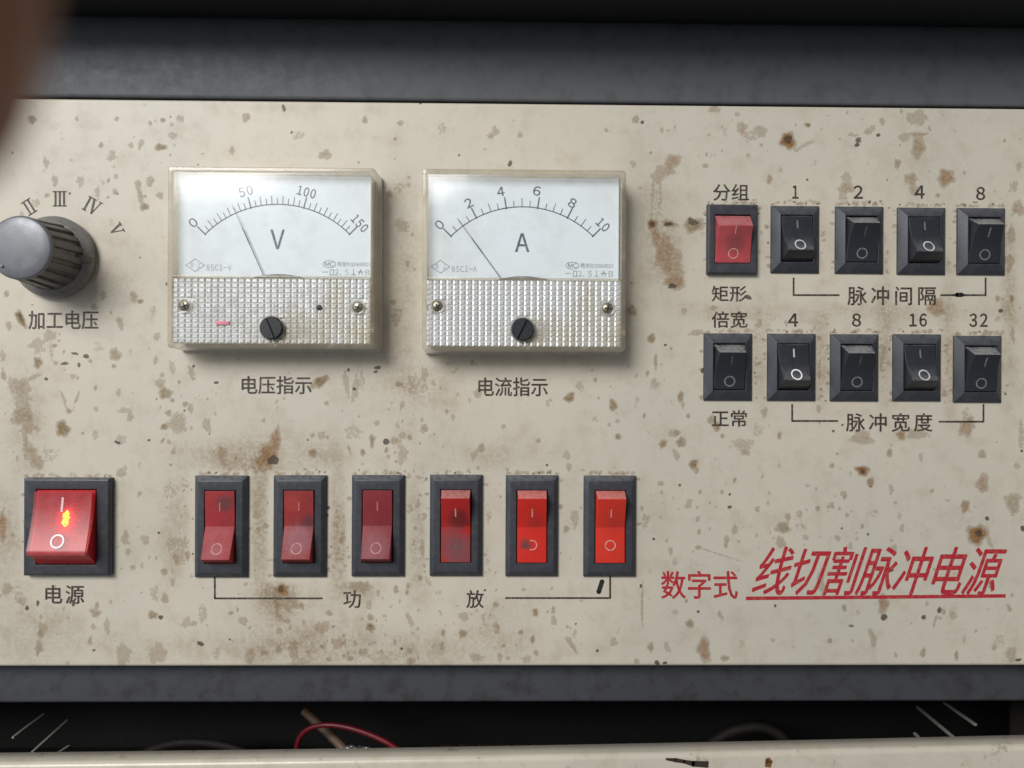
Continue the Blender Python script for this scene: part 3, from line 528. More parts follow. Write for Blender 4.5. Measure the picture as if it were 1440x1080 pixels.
# ------------------------------------------------------------------ rocker switches
def curve_h(pts):
    """piecewise profile height H(z), pts sorted by z"""
    zs_ = [p[0] for p in pts]; hs_ = [p[1] for p in pts]
    return lambda z: float(np.interp(z, zs_, hs_))
def rocker(w, prof, draft, mat, parent, name='rocker', bevel=0.25, foot=0.3, sharp=28):
    """prof: list (z,h) bottom to top along the exposed face"""
    m = MB(); n = len(prof)
    hb = foot
    wid = lambda h: w / 2 - draft * (h - 2.0)
    vs = []
    for (z, h) in prof: vs += [(-wid(h), z, h), (wid(h), z, h)]
    z0, z1 = prof[0][0], prof[-1][0]
    fs = [(2 * i, 2 * i + 1, 2 * i + 3, 2 * i + 2) for i in range(n - 1)]
    b = len(vs)
    vs += [(-w / 2, z0, hb), (w / 2, z0, hb), (w / 2, z1, hb), (-w / 2, z1, hb)]
    fs.append((b, b + 1, 1, 0)); fs.append((b + 2, b + 3, 2 * n - 2, 2 * n - 1))
    fs.append(tuple([b, *[2 * i for i in range(n)], b + 3])); fs.append(tuple([b + 1, b + 2, *[2 * i + 1 for i in reversed(range(n))]]))
    m.add(vs, fs)
    o = m.build(name, mat, parent, bevel=bevel, seg=3, smooth=28)
    bm = bmesh.new(); bm.from_mesh(o.data); bmesh.ops.recalc_face_normals(bm, faces=bm.faces); bm.to_mesh(o.data); bm.free()
    o.data.polygons.foreach_set('use_smooth', [True] * len(o.data.polygons))
    for e in o.data.edges: e.use_edge_sharp = False
    o.data.set_sharp_from_angle(angle=R(sharp))
    return o
def mark_o(H, z, r, t, mat, parent, n=28, part=(0, 360)):
    m = MB(); vs = []; fs = []
    k = int(n * (part[1] - part[0]) / 360)
    for i in range(k + 1):
        a = R(part[0] + (part[1] - part[0]) * i / k)
        for q in (r - t / 2, r + t / 2):
            vs.append((q * math.cos(a), z + q * 0.97 * math.sin(a), H(z + q * math.sin(a)) + 0.05))
    for i in range(k): fs.append((2 * i, 2 * i + 1, 2 * i + 3, 2 * i + 2))
    m.add(vs, fs); return m.build('circle_mark', mat, parent, smooth=60)
def mark_i(H, z, l, t, mat, parent):
    m = MB(); vs = []; fs = []; k = 4
    for i in range(k + 1):
        q = z - l / 2 + l * i / k; vs += [(-t / 2, q, H(q) + 0.05), (t / 2, q, H(q) + 0.05)]
    for i in range(k): fs.append((2 * i, 2 * i + 1, 2 * i + 3, 2 * i + 2))
    m.add(vs, fs); return m.build('bar_mark', mat, parent, smooth=60)
def flip(pts): return [(-z, h) for z, h in reversed(pts)]

# profile of a small rocker with the top end standing out (z from bottom to top)
def small_prof():
    pts = [(-6.9, 2.15), (-6.0, 2.25)]
    for i in range(1, 13):
        t = i / 12; pts.append((-6.0 + 10.2 * t, 2.25 + 0.25 * t + 3.4 * t ** 1.9))
    pts += [(6.75, 1.8)]
    return pts
def bezel_black(hw, hh, ow, oh):
    m = MB(); m.loops([rect(hw, hh, 0.0), rect(hw, hh, 0.55), rect(ow + .25, oh + .25, 2.35), rect(ow, oh, 2.3), rect(ow, oh, 0.25)], False, True)
    return m
def bezel_flat(hw, hh, ch, ow, oh, ht, edge):
    m = MB(); m.loops([rect(hw, hh, 0.0), rect(hw, hh, edge), rect(hw - ch, hh - ch * 1.15, ht), rect(ow, oh, ht), rect(ow, oh, 0.25)], False, True)
    return m

mesh_cache = {}
names_s = ['', 'beside the faded red switch', 'in the middle of the upper row', 'second from right in upper row',
           'at right end of upper row', 'directly under the caption 倍宽', 'with the brightest white circle',
           'in the middle of the lower row', 'second from right in lower row', 'at right end of lower row']
def piece(name, key, maker, parent, mat=None):
    """first call builds the mesh, later calls copy the object and share the mesh"""
    if key in mesh_cache:
        o = mesh_cache[key].copy(); C.objects.link(o); o.parent = parent; o.matrix_parent_inverse = Matrix()
        o.location = (0, 0, 0)
        if 'label' in o: del o['label']
    else:
        o = maker(); mesh_cache[key] = o
    if mat is not None:
        o.material_slots[0].link = 'OBJECT'; o.material_slots[0].material = mat
    return o
whites = {1: ('mark_white', 'mark_grey'), 2: ('mark_grey', 'mark_dim'), 3: ('mark_white', 'mark_grey'), 4: ('mark_grey', 'mark_grey'), 5: ('mark_grey', 'mark_dim'),
          6: ('mark_white', 'mark_white'), 7: ('mark_grey', 'mark_dim'), 8: ('mark_white', 'mark_grey'), 9: ('mark_grey', 'mark_grey')}
M['mark_bright'] = surf('fresh_white_mark', (0.85, 0.86, 0.86), 0.5, bstr=0)
SP = small_prof()
for i, (px, py, colr, st) in enumerate(SMALL):
    word = 'top end standing out' if st == 'up' else 'bottom end standing out'
    loc = P(px, py, 0.0008)
    loc = Vector((loc.x, 0, loc.z))
    if colr == 'red':
        root = empty('rocker_switch', loc, 'faded red rocker switch in flat black bezel under the caption 分组', 'switch', 'small rocker switches on the right')
        bezel_flat(7.7, 10.6, 0.35, 5.55, 7.45, 2.1, 1.7).build('bezel', M['bezel'], root, bevel=0.2, smooth=30)
        red = surf('faded_red_rocker', (0.46, 0.070, 0.078), 0.28, dirt=(0.20, 0.07, 0.07), dirt_amt=0.5, dscale=260, bstr=0.15, dust_toplight=0.45, dust_toplight_col=(0.42, 0.27, 0.27),
                   smudge=[(0.5, -1.5, 3.6, .55, (0.13, 0.055, 0.055)), (-4, 3.0, 3.2, .5, (0.50, 0.10, 0.11))])
        rp = [(-7.3, 2.15)] + [(-6.4 + 9.8 * t, 2.25 + .2 * t + 3.2 * t ** 1.9) for t in [k / 12 for k in range(13)]] + [(7.1, 1.7)]; H = curve_h(rp)
        rk = rocker(10.8, rp, 0.08, red, root)
        mark_o(H, -4.5, 1.45, 0.28, M['mark_pink'], rk); mark_i(H, 2.3, 2.3, 0.28, M['mark_pink'], rk)
        continue
    root = empty('rocker_switch', loc, f'small black rocker switch {names_s[i]}, {word}', 'switch', 'small rocker switches on the right')
    piece('bezel', 'sb', lambda: bezel_black(7.45, 10.3, 4.95, 7.15).build('bezel', M['bezel'], root, bevel=0.18, smooth=30), root)
    prof_ = SP if st == 'up' else flip(SP); H = curve_h(prof_)
    rk = piece('rocker', 'sr' + st, lambda: rocker(9.5, prof_, 0.20, M['black_rocker'], root), root)
    mo, mi = whites[i]
    if i == 6: mo = 'mark_bright'
    zo, zi = (-4.4, 2.0) if st == 'up' else (-2.3, 4.3)
    piece('circle_mark', 'so' + st, lambda: mark_o(H, zo, 1.5, 0.40, M[mo], rk), rk, M[mo])
    piece('bar_mark', 'si' + st, lambda: mark_i(H, zi, 2.6, 0.46, M[mi], rk), rk, M[mi])

def long_prof():                # bottom end standing out
    return [(-10.9, 2.0), (-9.0, 6.1), (-4.6, 4.15), (0.2, 2.05), (5.2, 2.25), (10.9, 2.55)]
LP = long_prof()
reds = [((0.43, 0.045, 0.050), [(1.6, 7.3, 3.0, .75, (0.10, 0.05, 0.055)), (-1, -7, 3.0, .3, (0.25, 0.10, 0.12))]),
        ((0.36, 0.045, 0.045), [(0.5, -3.5, 5.0, .45, (0.25, 0.14, 0.17)), (3, 1.5, 2.5, .7, (0.09, 0.04, 0.05)), (-2, 7, 3, .3, (.5, .07, .05))]),
        ((0.30, 0.040, 0.048), [(0, -6, 5.0, .40, (0.27, 0.13, 0.15)), (0, 4, 5, .3, (.18, .025, .03))]),  # paler lower half, deeper red upper half
        ((0.42, 0.022, 0.018), [(1, 2.2, 3.6, .8, (0.13, 0.020, 0.022)), (-1.5, -4.5, 5.5, .6, (0.17, 0.065, 0.07)), (1.5, -8.5, 6.0, .7, (0.16, 0.08, 0.09))]),
        ((0.62, 0.028, 0.018), [(1, 1.5, 3.0, .4, (0.30, 0.03, 0.03)), (-1.9, -5.4, 1.9, .9, (0.14, 0.05, 0.05))]),
        ((0.66, 0.040, 0.022), [(1, 1.0, 3.4, .35, (0.36, 0.04, 0.03))])]  # top-out rockers: deeper red patch just above the kink
lab_l = ['dull red rocker switch with grey smudge on its top, leftmost of the lower-row rockers', 'grime-smeared red rocker switch, second from left in the lower row',
         'dark red rocker switch standing above the printed 功', 'soot-darkened red rocker switch above the printed 放, top end out',
         'bright red rocker switch with half its circle mark worn away', 'clean bright red rocker switch, rightmost in the lower row above the pen dash']
for i, (px, py, st) in enumerate(LONG):
    loc = P(px, py, 0.001); loc = Vector((loc.x, 0, loc.z))
    root = empty('rocker_switch', loc, lab_l[i], 'switch', 'long red rocker switches in the lower row')
    piece('bezel', 'lb', lambda: bezel_flat(8.0, 15.4, 1.35, 4.75, 11.15, 2.1, 0.8).build('bezel', M['bezel'], root, bevel=0.15, smooth=30), root)
    prof_ = LP if st == 'down' else flip(LP); H = curve_h(prof_)
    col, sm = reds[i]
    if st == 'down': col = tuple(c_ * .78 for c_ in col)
    mat = surf('red_rocker_plastic', col, 0.48, spec=0.22, dirt=tuple(c * 0.6 for c in col), dirt_amt=0.45, dscale=280, bstr=0.12, smudge=sm, dust_toplight=0.20, dust_toplight_col=(0.45, 0.24, 0.23))
    if st == 'up':
        mat = surf('red_rocker_plastic', col, 0.40, spec=0.35, dirt=tuple(c * 0.7 for c in col), dirt_amt=0.35, dscale=280, bstr=0.12,
                   smudge=sm, dust_toplight=0.55, dust_toplight_col=(0.50, 0.34, 0.31))
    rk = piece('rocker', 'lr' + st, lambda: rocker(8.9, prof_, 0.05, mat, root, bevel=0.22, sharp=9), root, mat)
    zo, zi = (-6.0, 6.2) if st == 'down' else (-5.6, 4.4)
    mm_ = M['mark_pink'] if i > 2 else M['mark_rose']
    if i == 4: mark_o(H, zo, 1.45, 0.32, mm_, rk, part=(-115, 115))
    elif i == 3: mark_o(H, zo, 1.45, 0.28, M['mark_dim'], rk, part=(-60, 250))
    else: piece('circle_mark', 'lo' + st, lambda: mark_o(H, zo, 1.5, 0.36, mm_, rk), rk, mm_)
    piece('bar_mark', 'li' + st, lambda: mark_i(H, zi, 2.7, 0.40, mm_, rk), rk, mm_)

# ------------------------------------------------------------------ lit mains switch
loc = P(97, 740, 0.001); loc = Vector((loc.x, 0, loc.z))
root = empty('mains_switch', loc, 'large glowing red mains rocker switch at the lower left above the printed 电源', 'switch')
bezel_flat(12.9, 14.7, 0.5, 9.0, 11.4, 2.6, 2.0).build('bezel', M['bezel'], root, bevel=0.25, smooth=30)
red_in = surf('red_lens_body', (0.50, 0.020, 0.022), 0.25, bstr=0.1)
pw = [(-11.1, 2.2)] + [(z_, 2.6 + 4.3 * ((11.1 - z_) / 18.2) ** 1.55) for z_ in [-7.1 + .91 * k for k in range(21)]]
body = rocker(17.6, pw, 0.06, red_in, root, name='rocker', bevel=0.25)
Hc = curve_h(pw)
# clear lens laid over the red body, a grid of fine ribs inside it
m, nt, b = nodes('pink_clear_lens'); nt.nodes.remove(b); out = nt.nodes['Material Output']
v = objcoord(nt)
sx = N(nt, 'ShaderNodeSeparateXYZ'); L(nt, v, sx.inputs[0])
gx = math_(nt, 'ABSOLUTE', math_(nt, 'SINE', math_(nt, 'MULTIPLY', sx.outputs[0], math.pi / 0.00062)))
gz = math_(nt, 'ABSOLUTE', math_(nt, 'SINE', math_(nt, 'MULTIPLY', sx.outputs[2], math.pi / 0.00062)))
grid = ramp(nt, math_(nt, 'MINIMUM', gx, gz), 0.05, 0.55)
tr = N(nt, 'ShaderNodeBsdfTransparent'); tr.inputs[0].default_value = (1.0, 0.62, 0.60, 1)
df = N(nt, 'ShaderNodeBsdfDiffuse'); df.inputs[0].default_value = (0.52, 0.13, 0.15, 1)
gl = N(nt, 'ShaderNodeBsdfGlossy'); gl.inputs['Roughness'].default_value = 0.30
nz2 = noise(nt, 220, 4, 0.6, v)
fac = math_(nt, 'ADD', math_(nt, 'MULTIPLY_ADD', math_(nt, 'SUBTRACT', 1.0, grid), 0.16, 0.18), math_(nt, 'MULTIPLY', ramp(nt, nz2.outputs[0], .4, .7), 0.22), None, True)
m1 = N(nt, 'ShaderNodeMixShader'); L(nt, fac, m1.inputs[0]); L(nt, tr.outputs[0], m1.inputs[1]); L(nt, df.outputs[0], m1.inputs[2])
fr = thin_fresnel(nt, 1.45)
m2 = N(nt, 'ShaderNodeMixShader'); L(nt, fr.outputs[0], m2.inputs[0]); L(nt, m1.outputs[0], m2.inputs[1]); L(nt, gl.outputs[0], m2.inputs[2])
L(nt, m2.outputs[0], out.inputs[0])
M['lens'] = m
lens = MB(); vs = []; fs = []
zl = [-7.3 + 18.1 * i / 24 for i in range(25)]
for z in zl:
    for x in (-8.55, 8.55): vs.append((x, z, Hc(z) + 1.15))
for z in zl:
    for x in (-8.55, 8.55): vs.append((x, z, Hc(z) + 0.65))
for i in range(24):
    fs.append((2 * i, 2 * i + 1, 2 * i + 3, 2 * i + 2)); fs.append((50 + 2 * i + 2, 50 + 2 * i + 3, 50 + 2 * i + 1, 50 + 2 * i))
    fs.append((2 * i + 1, 51 + 2 * i, 53 + 2 * i, 2 * i + 3)); fs.append((2 * i, 2 * i + 2, 52 + 2 * i, 50 + 2 * i))
fs.append((0, 50, 51, 1)); fs.append((48, 49, 99, 98))
lens.add([(x_, z_, h_ + .5) for x_, z_, h_ in vs], fs); lens.build('lens', M['lens'], root, smooth=30)
# glowing neon lamp lying under the lens
m, nt, b = nodes('neon_glow'); nt.nodes.remove(b); em = N(nt, 'ShaderNodeEmission')
v = objcoord(nt); nn = noise(nt, 900, 3, 0.6, v)
L(nt, mixc(nt, ramp(nt, nn.outputs[0], .35, .65), (1.0, 0.14, 0.004), (1.0, 0.50, 0.02)), em.inputs[0]); em.inputs[1].default_value = 26.0
L(nt, em.outputs[0], nt.nodes['Material Output'].inputs[0]); M['neon'] = m
nb = MB()
nb.loops([[(1.0 + .18 * math.sin(zc * 3.1) + 1.05 * q * math.cos(t), zc + 2.5, Hc(zc + 2.5) + 0.72 + 0.32 * q * math.sin(t)) for t in [2 * math.pi * j / 12 for j in range(12)]]
          for zc, q in ((-1.9, .15), (-1.5, .6), (-0.8, 1.0), (-.1, .8), (0.6, 1.1), (1.3, .85), (1.9, .9), (2.4, .4), (2.8, .12))], True, True)
nb.build('neon_lamp', M['neon'], root, smooth=60)
H2 = lambda z: Hc(z) + 1.66
mark_o(H2, -3.3, 1.8, 0.52, M['mark_bright'], root, 40); mark_i(H2, 7.1, 4.2, 0.62, surf('pale_pink_mark', (0.75, 0.55, 0.55), .5, bstr=0), root)

# ------------------------------------------------------------------ the selector knob
kl = P(80, 363, 0)
knob = empty('selector_knob', kl, 'grey fluted plastic selector knob with wide skirt above the caption 加工电压', 'knob')
kb = MB(); kb.lathe(0, 0, [(11.8, 0.3), (12.25, 0.9), (12.3, 2.4), (12.0, 2.9), (11.0, 3.4), (10.3, 4.2)], 72)
kb.build('skirt', M['knob_skirt'], knob, smooth=40)
def flute(r, h, a):
    g = math.cos(a * 18)
    d = 0.85 * max(0.0, min(1.0, (g + 0.05) / 0.45))
    fade = min(1.0, max(0.0, (h - 3.6) / 0.8)) * (1.0 if h < 17.2 else max(0, (18.0 - h) / 0.8))
    return r - d * fade * 1.0
kb = MB(); kb.lathe(0, 0, [(10.3, 3.2), (10.1, 3.8), (10.0, 4.6), (9.7, 8), (9.35, 12), (9.05, 16), (9.0, 17.3), (8.8, 17.9), (8.4, 18.0)], 288, True, flute)
kb.build('grip', M['knob_body'], knob, smooth=32)
kb = MB(); kb.lathe(0, 0, [(8.95, 17.6), (9.0, 18.0), (8.8, 18.45), (8.3, 18.7), (6, 18.95), (3, 19.1), (0.4, 19.15)], 72)
kb.build('cap', M['knob_cap'], knob, smooth=50)
kb = MB()
a = R(-5)
for (r0, r1, h0, h1, w0, w1) in ((9.2, 12.1, 2.6, 2.6, 1.2, 0.8),):
    vs = []
    for r, w, ht in ((r0, w0, 6.2), (r1, w1, 3.3)):
        for s_ in (-1, 1):
            for hh_ in (2.4, ht): vs.append((r * math.cos(a) - s_ * w / 1.0 * math.sin(a), r * math.sin(a) + s_ * w * math.cos(a), hh_))
    kb.add(vs, [(0, 1, 3, 2), (4, 6, 7, 5), (0, 4, 5, 1), (2, 3, 7, 6), (1, 5, 7, 3), (0, 2, 6, 4)])
kb.build('pointer', M['knob_body'], knob, bevel=0.2, smooth=40)
kb = MB(); kb.lathe(-4.6, -5.3, [(0.55, 18.6), (0.5, 19.1), (0.3, 19.25)], 16)
kb.build('cap_glint_bump', M['knob_cap'], knob, smooth=40)  # small raised bump added to stand for a glint on the cap

# ------------------------------------------------------------------ panel meters
FH = 11.0
def meter(x0, y0, x1, y1, ydiv, name, label, dial_c, Rpx, majors, ndiv, labels, unit, unit_box, needle_ang, model, scr, zs_px, slot_ang, kind):
    """x0..y1: outline of the FRONT face in photograph pixels"""
    a_, b_ = P(x0, y1, FH * mm), P(x1, y0, FH * mm)
    root = empty(name, Vector(((a_.x + b_.x) / 2, 0, a_.z)), label, 'meter', 'panel meters')
    cx, cz = root.location.x, root.location.z
    hw = (b_.x - a_.x) / 2 / mm; H_ = (b_.z - a_.z) / mm
    zd = (P(x0, ydiv, FH * mm).z - cz) / mm
    loc2 = lambda px, py, h: ((P(px, py, h * mm).x - cx) / mm, (P(px, py, h * mm).z - cz) / mm)
    # opaque mounting base behind, clear case around
    m = MB(); m.loops([rrect(-hw - .4, hw + .4, -.5, H_ + .4, 1.2, 0), rrect(-hw - .4, hw + .4, -.5, H_ + .4, 1.2, 1.6), rrect(-hw + .7, hw - .7, .8, H_ - .7, .8, 2.2)], True, True)
    m.build('base', M['liner'], root, smooth=40)
    t = 1.35
    m = MB(); m.loops([rrect(-hw - .35, hw + .35, -.45, H_ + .35, 1.3, 1.7), rrect(-hw, hw, 0, H_, 1.1, FH - .5), rrect(-hw + .15, hw - .15, .15, H_ - .15, 1.0, FH - .12),
                       rrect(-hw + .45, hw - .45, .45, H_ - .45, .9, FH), rrect(-hw + t, hw - t, t, H_ - t, .5, FH - .05), rrect(-hw + t, hw - t, t, H_ - t, .5, 2.3)])
    m.build('case', M['case'], root, smooth=40)
    # inner white tray walls
    m = MB(); m.loops([rrect(-hw + t + .1, hw - t - .1, t + .1, H_ - t - .1, .5, 2.3), rrect(-hw + t + .1, hw - t - .1, t + .1, H_ - t - .1, .5, 7.0),
                       rrect(-hw + t + .9, hw - t - .9, t + .9, H_ - t - .9, .5, 7.0), rrect(-hw + t + .9, hw - t - .9, t + .9, H_ - t - .9, .5, 2.4)])
    m.build('tray', M['liner'], root, smooth=30)
    # window pane
    m = MB(); m.loops([rrect(-hw + t, hw - t, zd + .25, H_ - t, .4, FH - 1.0), rrect(-hw + t, hw - t, zd + .25, H_ - t, .4, FH - .2), rrect(-hw + t + .35, hw - t - .35, zd + .6, H_ - t - .35, .4, FH - .02)], True, True)
    m.build('window_pane', M['pane'], root, smooth=30)
    m = MB(); m.box(-hw + t, hw - t, zd - .35, zd + .22, FH - 2.2, FH - .1); m.build('divider', M['case'], root, bevel=.12)
    # dial card
    DH = 7.3
    m = MB(); m.box(-hw + t + .35, hw - t - .35, zd - .5, H_ - t - .3, DH - .5, DH); dial = m.build('dial', M['dial'], root, smooth=0)
    dh = (DH + .04) * mm
    ccx, ccy = dial_c
    def pol(r, ang): return (ccx + r * math.sin(R(ang)), ccy - r * math.cos(R(ang)))
    lines = [[(*pol(Rpx, -45 + 90 * i / 60), 1.4) for i in range(61)]]
    for i in range(ndiv + 1):
        ang = -45 + 90 * i / ndiv
        if i % majors == 0: lines.append([(*pol(Rpx - 1, ang), 1.9), (*pol(Rpx + 15, ang), 1.9)])
        else:
            ln = 12 if (i % 2 == 0) else 8.5
            lines.append([(*pol(Rpx, ang), 1.1), (*pol(Rpx + ln, ang), 1.1)])
    lay('scale', *strokes(lines, 1.3), dh, M['dial_print'], dial)
    for txt, (lx, ly), rot, w in labels:
        write(txt, (lx - w / 2, ly - 6.5, lx + w / 2, ly + 6.5), dh, M['dial_print'], dial, 'numeral', None, rot=rot, heavy=0.25)
    write(unit, unit_box, dh, M['dial_print'], dial, 'unit_letter', heavy=0.35)
    # maker's diamond, model number, licence mark and class line
    mx, my = model[0]
    lay('diamond_mark', *strokes([[(mx - 13, my), (mx, my - 9), (mx + 13, my), (mx, my + 9), (mx - 13, my)]], 1.0), dh, M['dial_faint'], dial)
    write('R J', (mx - 6, my - 3.5, mx + 6, my + 3.5), dh, M['dial_faint'], dial, 'small_print')
    write(model[1], (mx + 16, my - 1, mx + 51, my + 7.5), dh, M['dial_faint'], dial, 'small_print')
    qx, qy = model[2]
    lay('licence_mark', *strokes([[(qx + 9 * math.cos(t_) , qy + 5 * math.sin(t_)) for t_ in [2 * math.pi * j / 20 for j in range(21)]]], 0.9), dh, M['dial_faint'], dial)
    write('MC', (qx - 6, qy - 3, qx + 6, qy + 3), dh, M['dial_print'], dial, 'small_print')
    write('粤制02060021', (qx + 11, qy - 3.5, qx + 57, qy + 3.5), dh, M['dial_faint'], dial, 'small_print')
    write('2.5', (qx + 8, qy + 7.5, qx + 27, qy + 15.5), dh, M['dial_faint'], dial, 'small_print')
    write('B', (qx + 51, qy + 8, qx + 57, qy + 15.5), dh, M['dial_faint'], dial, 'small_print')
    ln = [[(qx - 10, qy + 11), (qx - 2, qy + 11)], [(qx + 1, qy + 8), (qx + 6, qy + 8), (qx + 6, qy + 15), (qx + 1, qy + 15), (qx + 1, qy + 8)],
          [(qx + 34, qy + 7), (qx + 34, qy + 15)], [(qx + 31, qy + 15), (qx + 37, qy + 15)],
          [(qx + 40, qy + 11), (qx + 48, qy + 11)], [(qx + 44, qy + 8), (qx + 41.5, qy + 15)], [(qx + 44, qy + 8), (qx + 46.5, qy + 15)]]
    lay('class_symbols', *strokes(ln, 1.0), dh, M['dial_faint'], dial)
    # needle
    tipx, tipy = ccx + (Rpx + 13) * math.sin(R(needle_ang)), ccy - (Rpx + 13) * math.cos(R(needle_ang))
    e = loc2(tipx, tipy, DH + 1.0); s = loc2(*pol(22, needle_ang), DH + 1.0)
    dx, dz = e[0] - s[0], e[1] - s[1]; l = math.hypot(dx, dz); nx, nz = -dz / l, dx / l
    m = MB()
    lp = []
    for tt, w in ((0, .12), (.55, .12), (.56, .17), (.74, .14), (.75, .08), (1, .06)):
        x_, z_ = s[0] + dx * tt, s[1] + dz * tt
        lp.append([(x_ + nx * w, z_ + nz * w, DH + 1.0), (x_, z_, DH + 1.0 + w), (x_ - nx * w, z_ - nz * w, DH + 1.0), (x_, z_, DH + 1.0 - w)])
    m.loops(lp, True, True); m.build('needle', M['needle'], root, smooth=30)
    # dark movement cover arching up behind the divider
    m = MB(); q0, q1 = loc2(ccx - 36, ydiv, DH + 2.2), loc2(ccx + 40, ydiv, DH + 2.2); nn_ = 16; vs = []; fs = []
    for i in range(nn_ + 1):
        x_ = q0[0] + (q1[0] - q0[0]) * i / nn_; z_ = zd - .3 + 1.25 * math.sin(math.pi * i / nn_) ** .8
        vs += [(x_, zd - .6, DH + 1.6), (x_, z_, DH + 1.6), (x_, z_, DH + 2.4), (x_, zd - .6, DH + 2.4)]
    for i in range(nn_):
        for j in range(4): fs.append((4 * i + j, 4 * i + (j + 1) % 4, 4 * i + 4 + (j + 1) % 4, 4 * i + 4 + j))
    fs += [(0, 3, 2, 1), (4 * nn_, 4 * nn_ + 1, 4 * nn_ + 2, 4 * nn_ + 3)]
    m.add(vs, fs); m.build('movement_cover', M['cover_grey'], root, smooth=30)
    # ribbed silver lower plate: grid of little frusta
    m = MB(); X0, X1, Z0_, Z1_ = -hw + t + .02, hw - t - .02, t + .02, zd - .35
    nx_c, nz_c = 30, 13; bx, bz = (X1 - X0) / nx_c, (Z1_ - Z0_) / nz_c; h0 = FH - .95
    holes = [(loc2(*p, FH)) for p in scr]
    zc_ = loc2(*zs_px, FH)
    for i in range(nx_c):
        for j in range(nz_c):
            xa, xb, za, zb = X0 + i * bx, X0 + (i + 1) * bx, Z0_ + j * bz, Z0_ + (j + 1) * bz
            mx_, mz_ = (xa + xb) / 2, (za + zb) / 2
            flat = any(math.hypot(mx_ - q[0], mz_ - q[1]) < 2.3 for q in holes) or math.hypot(mx_ - zc_[0], mz_ - zc_[1]) < 3.6
            hh_ = h0 + (0.0 if flat else 0.34 + .02 * math.sin(i * 2.3 + j * 4.1)); e1, e2 = bx * .26, bz * .24
            m.add([(xa, za, h0), (xb, za, h0), (xb, zb, h0), (xa, zb, h0), (xa + e1, za + e2, hh_), (xb - e1, za + e2, hh_), (xb - e1, zb - e2, hh_), (xa + e1, zb - e2, hh_)],
                  [(0, 1, 5, 4), (1, 2, 6, 5), (2, 3, 7, 6), (3, 0, 4, 7), (4, 5, 6, 7)])
    pp = m.build('prism_plate', M['prism'], root, smooth=0); pp['kind'] = 'stuff'
    # cover sheet over the prisms' base so nothing shows behind
    for k, p in enumerate(scr):
        qx_, qz_ = loc2(*p, FH)
        m = MB(); m.lathe(qx_, qz_, [(2.1, h0 + .1), (2.1, h0 + .75), (1.9, h0 + .9), (1.6, h0 + .8), (1.55, h0 + .2)], 32)
        m.build('screw_boss', M['boss'], root, smooth=40)
        m = MB(); m.lathe(qx_, qz_, [(1.5, h0 + .05), (1.5, h0 + .35), (1.25, h0 + .55), (.2, h0 + .62)], 28); sc_ = m.build('screw', M['screw'], root, smooth=40)
        m = MB(); ra = R(20 + 47 * k + (13 if unit == 'A' else 0)); c_, s__ = math.cos(ra), math.sin(ra)
        for (dx_, dz_) in ((c_, s__), (-s__, c_)):
            w = .20; l2 = .95
            m.add([(qx_ + dx_ * l2 * a1 - dz_ * w * a2, qz_ + dz_ * l2 * a1 + dx_ * w * a2, h0 + .66 + (0.003 if dx_ == c_ else 0)) for a1, a2 in ((-1, -1), (1, -1), (1, 1), (-1, 1))], [(0, 1, 2, 3)])
        m.build('cross_slot_shade', M['slot_shade'], sc_, smooth=0)  # flat dark cross on the head, painting the shade of a recess
    # zero adjuster: black slotted disc in a clear collar
    qx_, qz_ = loc2(*zs_px, FH + 1)
    m = MB(); m.lathe(qx_, qz_, [(3.75, h0 + .05), (3.75, h0 + 1.0), (3.5, h0 + 1.2), (3.35, h0 + 1.1), (3.3, h0 + .3)], 48); m.build('collar', M['boss'], root, smooth=40)
    m = MB(); m.lathe(qx_, qz_, [(3.25, h0 + .1), (3.25, h0 + 1.6)], 48)
    zd_ = m.build('zero_screw', M['zero'], root, smooth=40)
    sa = R(slot_ang); m = MB()
    for sgn in (0, math.pi):
        pts = []
        th0 = math.asin(.30 / 3.2)
        for q in range(19):
            t_ = sa + sgn + th0 + (math.pi - 2 * th0) * q / 18; pts.append((math.cos(t_), math.sin(t_)))
        lp = [[(qx_ + r * x_, qz_ + r * z_, h) for x_, z_ in pts] for r, h in ((3.24, h0 + 1.6), (3.24, h0 + 2.1), (3.0, h0 + 2.35))]
        m.loops(lp, False, True)
    m.build('slotted_head', M['zero'], zd_, smooth=40)
    # kind-specific marks
    if kind == 'V':
        ax, az = loc2(312, 454, FH); m = MB(); m.box(ax - 1.9, ax + 1.9, az - .55, az + .55, h0 + .5, h0 + .68); m.build('pink_mark', M['pink'], root, bevel=.15)
        ax, az = loc2(448, 432, FH); m = MB(); m.lathe(ax, az, [(.85, h0 + .3), (.8, h0 + .65), (.3, h0 + .72)], 14); m.build('dark_plug', M['zero'], root, smooth=40)
    else:
        m = MB(); pts = [(709, 404), (707, 420), (705, 440), (701, 458), (695, 472)]; lp = []
        for q, (a1, b1) in enumerate(pts):
            x_, z_ = loc2(a1, b1, FH); w = .13 if q < 4 else .05
            lp.append([(x_ - w, z_, h0 + .45), (x_, z_, h0 + .62), (x_ + w, z_, h0 + .45), (x_, z_, h0 + .35)])
        m.loops(lp, True, True); m.build('crack', M['pane'], root, smooth=30)
    return root
meter(234, 236, 528, 489, 388, 'voltmeter', 'clear-cased voltmeter with white dial marked V, scale 0 to 150', (390, 431), 143.7, 10, 30,
      [("0", (271.5, 313), -45, 10), ("50", (345.5, 269), -15, 19), ("100", (431, 270), 15, 26), ("150", (506, 314), 47, 25)],
      'V', (380.5, 323, 400, 350), -24.0, ((274.5, 373), '85C1-V', (463, 371.5)), [(258.5, 430), (503, 432)], (381, 461), -68 , 'V')
